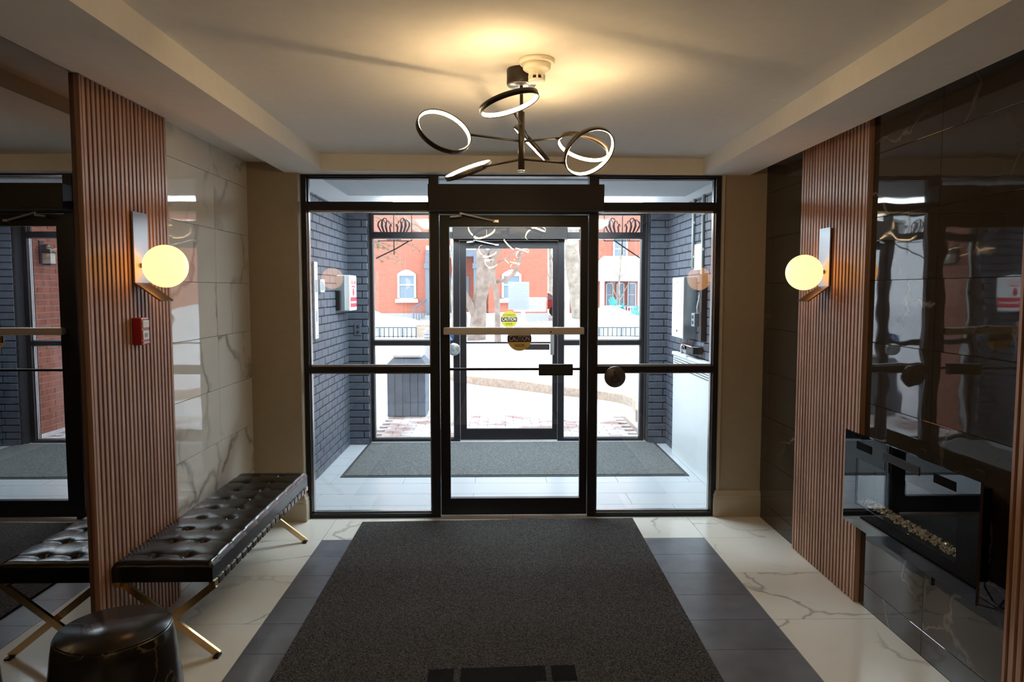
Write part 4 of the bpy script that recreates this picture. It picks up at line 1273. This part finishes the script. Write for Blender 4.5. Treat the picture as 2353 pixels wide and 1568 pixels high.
# ------------------------------------------------------------------ houses
def sash(house, px0, px1, py0, py1, Y, arch=True, bars=True, name='window'):
    """a far house window built from photo extents on the facade plane"""
    a, b = at(px0, py1, Y), at(px1, py0, Y)
    x0, x1, z0, z1 = a.x, b.x, a.z, b.z
    fw_ = (x1 - x0) * 0.11
    f = MB()
    zj_ = z1 - fw_ * 2.5 if arch else z1
    f.box(x0, x0 + fw_, Y - 0.10, Y + 0.05, z0, zj_); f.box(x1 - fw_, x1, Y - 0.10, Y + 0.05, z0, zj_)
    f.box(x0, x1, Y - 0.10, Y + 0.05, z0, z0 + fw_)
    if arch:
        xm, rw = (x0 + x1) / 2, (x1 - x0) / 2
        top = [(x0 + (x1 - x0) * i / 10, z1 - fw_ * 2.2 + fw_ * 2.2 * math.sin(PI * i / 10)) for i in range(11)]
        f.prism_y([(x0, z1 - fw_ * 3.0)] + top + [(x1, z1 - fw_ * 3.0)], Y - 0.101, Y + 0.05)
    else:
        f.box(x0, x1, Y - 0.10, Y + 0.05, z1 - fw_, z1)
    if bars: f.box(x0, x1, Y - 0.08, Y + 0.05, (z0 + z1) / 2 - fw_ * .3, (z0 + z1) / 2 + fw_ * .3)
    w = f.build(name, 'house_white', house)
    MB().box(x0 + fw_ * .5, x1 - fw_ * .5, Y - 0.03, Y + 0.0, z0 + fw_ * .5, z1 - fw_ * 2.5 if arch else z1 - fw_ * .5).build('pane', 'pane_far', w)
    MB().box(x0 - fw_, x1 + fw_, Y - 0.22, Y + 0.05, z0 - fw_ * 1.2, z0).build('sill', 'house_white', w)
    MB().box(x0 - fw_ * .8, x1 + fw_ * .8, Y - 0.21, Y - 0.10, z0, z0 + fw_ * 0.7).build('snow_cap', 'snow_pure', w)
    return w


HY = 35.0
hA = thing('brick_house', (-2.0, HY + 3, 0.0), 'red brick house with arched white windows across the street', 'house')
xa0, xa1, xb0, xb1 = -13.0, at(986, 700, HY).x, at(1122, 700, HY).x, at(1258, 700, HY).x
zf = at(900, 720, HY).z
MB().box(xa0, xa1, HY, HY + 8, zf, 8.5).build('wall', 'house_brick', hA)
MB().box(xb0, xb1, HY, HY + 8, zf, 8.5).build('wall', 'house_brick', hA)
MB().box(xa1, xb0, HY + 1.6, HY + 8, zf, 8.5).build('recessed_wall', 'house_brick', hA)
MB().box(xa0 - 0.05, xa1 + 0.05, HY - 0.06, HY + 8, -0.3, zf).build('foundation', 'stone_grey', hA)
MB().box(xb0 - 0.05, xb1 + 0.05, HY - 0.06, HY + 8, -0.3, zf).build('foundation', 'stone_grey', hA)
MB().box(xa1, xb0, HY - 0.3, HY + 2, -0.3, zf).build('porch_base', 'stone_grey', hA)
MB().box(xa1 - 0.1, xb0 + 0.1, HY - 0.4, HY + 2, at(1050, 590, HY).z, at(1050, 575, HY).z).build('porch_roof', 'house_grey', hA)
MB().rbox(xa1 - 0.1, xb0 + 0.1, HY - 0.45, HY + 1.8, at(1050, 576, HY).z, at(1050, 566, HY).z, 0.05).build('roof_snow', 'snow_pure', hA)
sash(hA, 914, 956, 620, 690, HY)
sash(hA, 1153, 1198, 620, 690, HY)
sash(hA, 905, 960, 330, 420, HY)
sash(hA, 1153, 1205, 330, 420, HY)
for pxa, pxb in ((979, 989), (1089, 1098)):
    p0, p1 = at(pxa, 720, HY - 0.3), at(pxb, 590, HY - 0.3)
    cpost = MB().box(p0.x, p1.x, HY - 0.45, HY - 0.25, zf, at(980, 588, HY).z).build('porch_column', 'house_grey', hA)
    MB().box(p0.x - 0.05, p1.x + 0.05, HY - 0.5, HY - 0.2, at(980, 618, HY).z, at(980, 606, HY).z).build('column_block', 'house_grey', cpost)
dr_ = at(1022, 720, HY + 1.6); d2 = at(1046, 630, HY + 1.6)
dd = MB().box(dr_.x, d2.x, HY + 1.52, HY + 1.62, zf, d2.z).build('front_door', 'house_grey', hA)
MB().box(dr_.x + 0.1, d2.x - 0.1, HY + 1.50, HY + 1.53, zf + 1.0, d2.z - 0.15).build('door_pane', 'pane_far', dd)
d3, d4 = at(1060, 690, HY + 1.6), at(1078, 635, HY + 1.6)
MB().box(d3.x, d4.x, HY + 1.54, HY + 1.62, d3.z, d4.z).build('hall_window', 'pane_far', hA)
# stair rail
rl = MB(); p0, p1 = at(950, 708, HY - 1.2), at(981, 688, HY - 0.4)
rl.tube([p0, p1], 0.03, 6)
for k in range(6):
    q = p0.lerp(p1, k / 5); rl.tube([q, q - Vector((0, 0, 0.75 if k else 0.85))], 0.018 if k else 0.04, 5)
rl.build('stair_rail', 'house_grey', hA)
st3 = MB()
for k in range(4):
    st3.box(at(950, 700, HY).x + 0.2 * k, xa1 + 0.9, HY - 1.5 + 0.3 * k, HY, -0.3, -0.1 + 0.17 * k)
st3.build('front_steps', 'stone_grey', hA)
rfm = MB(); rfm.prism_y([(xa0 - 0.5, 8.4), (xb1 + 0.5, 8.4), (xb1 - 2.5, 10.8), (xa0 + 2.5, 10.8)], HY - 0.5, HY + 8.5)
rfm.build('roof', 'roof', hA)

# right house with the white porch
HB = 36.0
hB = thing('porch_house', (7.0, HB + 3, 0.0), 'red brick house with a snow covered white porch', 'house')
yb0 = at(1345, 700, HB).x
MB().box(yb0, 16.0, HB, HB + 8, 0.0, 9.0).build('wall', 'house_brick', hB)
p0, p1 = at(1360, 720, HB - 2.2), at(1480, 560, HB - 2.2)
PX0, PX1 = p0.x, p1.x + 1.2
zr0, zr1 = at(1420, 646, HB - 2.2).z, at(1420, 604, HB - 1.0).z
MB().box(PX0, PX1, HB - 2.2, HB, zr0, zr0 + 0.28).build('porch_beam', 'house_white', hB)
pr_ = MB().add([(PX0 - 0.2, HB - 2.4, zr0 + 0.28), (PX1 + 0.2, HB - 2.4, zr0 + 0.28), (PX1 + 0.2, HB, zr0 + 0.28), (PX0 - 0.2, HB, zr0 + 0.28), (PX0 + 0.8, HB - 0.6, zr0 + 1.25), (PX1 - 0.5, HB - 0.6, zr0 + 1.25), (PX1 - 0.5, HB, zr0 + 1.25), (PX0 + 0.8, HB, zr0 + 1.25)],
               [(0, 3, 2, 1), (4, 5, 6, 7), (0, 1, 5, 4), (1, 2, 6, 5), (2, 3, 7, 6), (3, 0, 4, 7)])
pr_.build('porch_roof', 'snow_pure', hB)
zp = at(1420, 716, HB - 2.0).z
MB().box(PX0, PX1, HB - 2.2, HB, -0.3, zp - 0.25).build('porch_base', 'house_brick', hB)
MB().box(PX0 - 0.1, PX1 + 0.1, HB - 2.3, HB, zp - 0.25, zp).build('porch_floor', 'house_white', hB)
for pxa in (1362, 1383, 1470):
    q = at(pxa, 700, HB - 2.1).x
    MB().box(q - 0.10, q + 0.10, HB - 2.2, HB - 2.0, zp, zr0).build('porch_column', 'house_white', hB)
for pxa, pxb in ((1392, 1409), (1416, 1434), (1441, 1461)):
    sash(hB, pxa, pxb, 650, 705, HB - 0.02, arch=False)
sash(hB, 1408, 1442, 545, 600, HB - 0.02, arch=False)
rl = MB()
zt = at(1420, 702, HB - 2.15).z
rl.box(at(1385, 700, HB - 2.15).x, PX1, HB - 2.18, HB - 2.12, zt - 0.05, zt)
rl.build('porch_rail', 'house_grey', hB)
me = MB().box(-0.02, 0.02, -0.02, 0.02, zp, zt).mesh('baluster', M['house_white'])
x = at(1386, 700, HB - 2.15).x
while x < PX1:
    inst('baluster', me, hB, (x, HB - 2.15, 0)); x += 0.13
MB().prism_y([(yb0 - 0.5, 9.0), (16.5, 9.0), (13.5, 11.4), (yb0 + 2.5, 11.4)], HB - 0.5, HB + 8.5).build('roof', 'roof', hB)


# teal garden chairs
def garden_chair(loc, rz, s, label):
    t = thing('garden_chair', loc, label, 'chair', None, rz)
    for k in range(5):
        x = (-0.22 + 0.11 * k) * s
        MB().bar((x * 0.8, 0.18 * s, 0.30 * s), (x * 1.25, 0.42 * s, (1.0 - 0.04 * abs(k - 2) ** 2) * s), 0.09 * s, 0.025 * s, up=(0, 1, 0)).build('back_slat', 'teal', t, True)
    for k in range(4):
        MB().box(-0.27 * s, 0.27 * s, (-0.32 + 0.13 * k) * s, (-0.21 + 0.13 * k) * s, (0.36 - 0.03 * k) * s, (0.385 - 0.03 * k) * s).build('seat_slat', 'teal', t, True)
    for sx in (-1, 1):
        MB().box((sx * 0.33 - 0.06) * s, (sx * 0.33 + 0.06) * s, -0.38 * s, 0.34 * s, 0.55 * s, 0.575 * s).build('armrest', 'teal', t, True)
        MB().box((sx * 0.30 - 0.03) * s, (sx * 0.30 + 0.03) * s, -0.34 * s, -0.24 * s, 0, 0.55 * s).build('leg', 'teal', t, True)
        MB().bar((sx * 0.28 * s, -0.30 * s, 0.34 * s), (sx * 0.28 * s, 0.46 * s, 0.02 * s), 0.03 * s, 0.10 * s).build('leg', 'teal', t, True)
    MB().rbox(-0.24 * s, 0.24 * s, -0.28 * s, 0.14 * s, 0.37 * s, 0.46 * s, 0.03 * s).build('snow_cap', 'snow_pure', t, True)
    return t


for px, rz, lab in ((1416, 0.55, 'teal garden chair in the snow below the middle porch window'), (1456, -0.55, 'teal garden chair in the snow below the porch window beside the end column')):
    q = at(px, 738, 29.5)
    garden_chair((q.x, 29.5, ground_h(q.x, 29.5) - 0.12), rz, 0.66, lab)

# community mailbox
mbp = at(1226, 702, 21.0)
mbx = thing('mailbox_cluster', (mbp.x, 21.0, 0.0), 'pale grey community mailbox with snow on top', 'mailbox')
za, zb_ = at(1226, 716, 21.0).z, at(1226, 691, 21.0).z
x0, x1 = at(1180, 700, 21).x, at(1254, 700, 21).x
MB().rbox(x0, x1, 20.8, 21.2, za, zb_, 0.03).build('case', 'house_white', mbx)
MB().rbox(x0 - 0.02, x1 + 0.02, 20.76, 21.24, zb_ - 0.02, zb_ + 0.09, 0.04).build('snow_cap', 'snow_pure', mbx)
for k in range(5):
    xx = x0 + 0.12 + k * (x1 - x0 - 0.2) / 5
    MB().box(xx, xx + 0.13, 20.785, 20.80, za + 0.06, za + 0.2).build('box_door', 'stone_grey', mbx)
q = at(1202, 720, 21).x
MB().box(q - 0.06, q + 0.06, 20.94, 21.06, -0.1, za).build('post', 'house_white', mbx)
# rack beside it
bk = thing('bike_rack', (mbp.x + 0.2, 22.0, 0), 'white looped bike rack half buried in snow by the mailbox', 'bike rack')
for k in range(3):
    xx = at(1205 + 14 * k, 730, 22).x
    MB().tube([(xx, 22, 0), (xx + 0.25, 22, 0.62), (xx + 0.42, 22, 0.66), (xx + 0.42, 22, 0)], 0.025, 6).build('loop', 'house_white', bk)

# red car at the kerb
cx_ = at(1295, 716, 45.0); cx_.x -= 3.4
car = thing('parked_car', (cx_.x + 1.6, 45.0, 0), 'red parked car seen between the two brick houses', 'car')
bd = MB().prism_y([(cx_.x - 0.2, 0.45), (cx_.x - 0.2, 0.85), (cx_.x + 0.2, 1.0), (cx_.x + 0.7, 1.02), (cx_.x + 1.05, 1.45), (cx_.x + 2.4, 1.45), (cx_.x + 2.9, 1.05), (cx_.x + 3.4, 0.95), (cx_.x + 3.4, 0.45)], 44.2, 45.8)
bd.build('body', 'car_red', car)
MB().prism_y([(cx_.x + 0.85, 1.05), (cx_.x + 1.1, 1.38), (cx_.x + 2.35, 1.38), (cx_.x + 2.75, 1.05)], 44.19, 44.22).build('side_window', 'pane_far', car)
for dx in (0.45, 2.75):
    MB().lathe([(0.32, -0.1), (0.32, 0.1)], 20, (cx_.x + dx, 44.28, 0.32), 'Y').build('wheel', 'black', car)


# ------------------------------------------------------------------ trees
def branchy(start, direction, length, rad, depth, out, rnd, spread=0.55, up=0.15):
    """recursive limbs into a mesh builder"""
    pts = [Vector(start)]; rads = [rad]
    d = Vector(direction).normalized()
    n = 5
    for i in range(n):
        d = (d + Vector((rnd.uniform(-.2, .2), rnd.uniform(-.2, .2), rnd.uniform(-.1, .2) + up * 0.3))).normalized()
        pts.append(pts[-1] + d * (length / n)); rads.append(rad * (1 - 0.62 * (i + 1) / n))
    out.tube(pts, rads, 5 if depth < 2 else 7, cap=False)
    if depth <= 0: return
    for k in range(3 if depth > 1 else 4):
        i = rnd.randint(2, n)
        a = Vector((rnd.uniform(-1, 1), rnd.uniform(-1, 1), rnd.uniform(-.3, .9))).normalized()
        branchy(pts[i], (d * (1 - spread) + a * spread), length * rnd.uniform(.5, .72), rads[i] * .7, depth - 1, out, rnd, spread, up)


def traced_tree(stems, Y, mat, label, seed, twigs):
    """trunk and limbs follow photo polylines at the depth where the trunk meets the ground"""
    rnd = random.Random(seed)
    base = at(stems[0][0][0], stems[0][0][1], Y)
    t = thing('bare_tree', (base.x, Y, ground_h(base.x, Y) - 0.05), label, 'tree', 'bare street trees')
    for k, st in enumerate(stems):
        pts = []; rads = []
        for i, (px, py, w) in enumerate(st):
            p = at(px, py, Y); p.y += 0.35 * math.sin(i * 1.3 + k)* (0 if i == 0 and k == 0 else 1) * 0.5
            pts.append(p); rads.append(max(0.008, w / 2 * Y / F_PX))
        if k == 0: pts[0].z = ground_h(pts[0].x, Y) - 0.15
        MB().tube(pts, rads, 12).build('trunk' if k == 0 else 'limb', mat, t)
    tw = MB()
    for (px, py, dx, dz, ln, r_) in twigs:
        p = at(px, py, Y)
        branchy(p, (dx, rnd.uniform(-.4, .4), dz), ln, r_, 3, tw, rnd)
    if tw.v: tag(tw.build('twigs', mat, t), kind='stuff')
    return t


traced_tree([[(1094, 784, 46), (1098, 745, 38), (1102, 690, 32), (1110, 650, 34), (1114, 615, 36), (1106, 580, 24), (1098, 540, 20), (1092, 480, 17), (1086, 400, 12)],
             [(1114, 618, 24), (1128, 595, 22), (1138, 565, 20), (1148, 520, 16), (1160, 450, 12), (1166, 380, 8)],
             [(1098, 735, 22), (1080, 700, 20), (1064, 668, 14), (1050, 620, 10)]],
            23.0, 'bark', 'forked bare tree with smooth trunk growing in front of the brick house', 11,
            [(1098, 520, -.6, .5, 2.4, .06), (1148, 520, .5, .6, 2.2, .05), (1092, 470, .4, .8, 2.4, .06), (1160, 450, .8, .5, 2.0, .05), (1088, 430, -.8, .4, 2.5, .05)])
traced_tree([[(1056, 775, 42), (1056, 730, 36), (1050, 680, 30), (1052, 620, 26), (1046, 560, 22), (1048, 480, 18), (1040, 400, 12)]],
            24.5, 'bark_pale', 'rough barked bare tree close beside the forked tree', 12,
            [(1050, 600, -.7, .5, 2.0, .05), (1046, 540, -.5, .7, 2.6, .06), (1048, 480, .6, .6, 2.0, .05), (1046, 560, .7, .2, 1.4, .03)])
traced_tree([[(1144, 752, 16), (1143, 700, 12), (1140, 670, 13), (1133, 645, 12), (1134, 600, 8), (1150, 572, 5)],
             [(1136, 650, 10), (1150, 645, 10), (1160, 645, 10), (1178, 632, 9), (1190, 612, 8), (1196, 575, 6), (1204, 545, 4)],
             [(1134, 620, 4), (1146, 602, 4), (1170, 590, 3), (1186, 580, 3), (1204, 572, 2)]],
            22.0, 'bark', 'slender bare tree with one long bent limb', 13,
            [(1196, 575, .6, .5, .9, .02), (1150, 575, .3, .8, 1.0, .02), (1178, 632, .5, .6, .7, .015)])
traced_tree([[(1330, 726, 30), (1326, 680, 32), (1318, 620, 34), (1313, 580, 34), (1311, 530, 36), (1306, 470, 32), (1304, 380, 26)]],
            27.0, 'bark_pale', 'thick pale bare trunk between the brick house and the porch house', 14,
            [(1311, 520, -.7, .4, 2.6, .07), (1306, 470, .6, .6, 2.6, .07), (1306, 440, -.3, .9, 2.6, .07), (1313, 560, .8, .3, 1.8, .03)])
traced_tree([[(1424, 705, 4), (1424, 660, 4), (1424, 640, 4), (1425, 610, 3), (1427, 570, 3)]],
            30.5, 'bark_pale', 'small bare sapling in front of the white porch', 15,
            [(1424, 690, -.5, .9, 1.2, .016), (1424, 690, .5, .9, 1.2, .016), (1425, 640, .5, .8, 1.3, .016), (1425, 640, -.5, .8, 1.3, .016), (1426, 600, .3, .9, 1.0, .014), (1426, 600, -.4, .9, 1.0, .014)])
# background trees so that the view does not end behind the houses
rnd = random.Random(21)
for px, Y, lab in ((1270, 56.0, 'distant bare tree in the gap beside the red car'), (985, 58.0, 'distant bare tree rising behind the recessed porch')):
    q = at(px, 700, Y)
    t = thing('bare_tree', (q.x, Y, -0.1), lab, 'tree', 'bare street trees')
    b = MB(); branchy((q.x, Y, -0.1), (0, 0, 1), 5.5, 0.22, 0, b, rnd, up=.6); b.build('trunk', 'bark_pale', t)
    tw = MB()
    for k in range(7):
        branchy((q.x + rnd.uniform(-.2, .2), Y, 2.0 + 0.6 * k), (rnd.uniform(-1, 1), rnd.uniform(-.5, .5), .7), 2.6, .07, 3, tw, rnd)
    tag(tw.build('twigs', 'bark_pale', t), kind='stuff')

# pine whose boughs reach into view on the left
pt = thing('pine_tree', (-4.1, 17.0, -0.05), 'pine tree with drooping green boughs before the brick house', 'tree')
MB().tube([(-4.1, 17.0, -0.1), (-4.05, 17.0, 3.0), (-4.1, 17.0, 7.0)], [0.16, 0.12, 0.04], 10).build('trunk', 'bark', pt)
ndl = MB(); bgh = MB(); rnd = random.Random(5)
for (pa_, pb_) in (((-4.05, 17, 3.3), at(962, 572, 17.0)), ((-4.05, 17, 3.2), at(915, 585, 17.0)), ((-4.05, 17, 2.95), at(900, 565, 17.0)), ((-4.05, 17, 3.6), at(985, 545, 17.0)), ((-4.05, 17, 2.7), at(884, 572, 17.0)), ((-4.05, 17, 2.5), at(925, 600, 17.2)), ((-4.05, 17, 3.9), at(960, 520, 16.8)), ((-4.1, 17, 4.4), (-5.2, 16.6, 4.2)), ((-4.1, 17, 3.4), (-5.4, 17.2, 3.0))):
    p, q = Vector(pa_), Vector(pb_)
    bgh.tube([p, p.lerp(q, .5) + Vector((0, 0, .08)), q], [.03, .018, .008], 6)
    for k in range(16):
        c0 = p.lerp(q, 0.35 + 0.65 * k / 15) + Vector((rnd.uniform(-.06, .06), rnd.uniform(-.08, .08), rnd.uniform(-.10, .05)))
        for j in range(16):
            d = Vector((rnd.gauss(0, 1), rnd.gauss(0, 1), rnd.gauss(0, 1))).normalized() * rnd.uniform(.07, .13)
            s = d.orthogonal().normalized() * .0035
            ndl.add([c0 - s, c0 + s, c0 + d], [(0, 1, 2)])
bgh.build('bough', 'bark', pt)
tag(ndl.build('needles', 'needle', pt), kind='stuff')
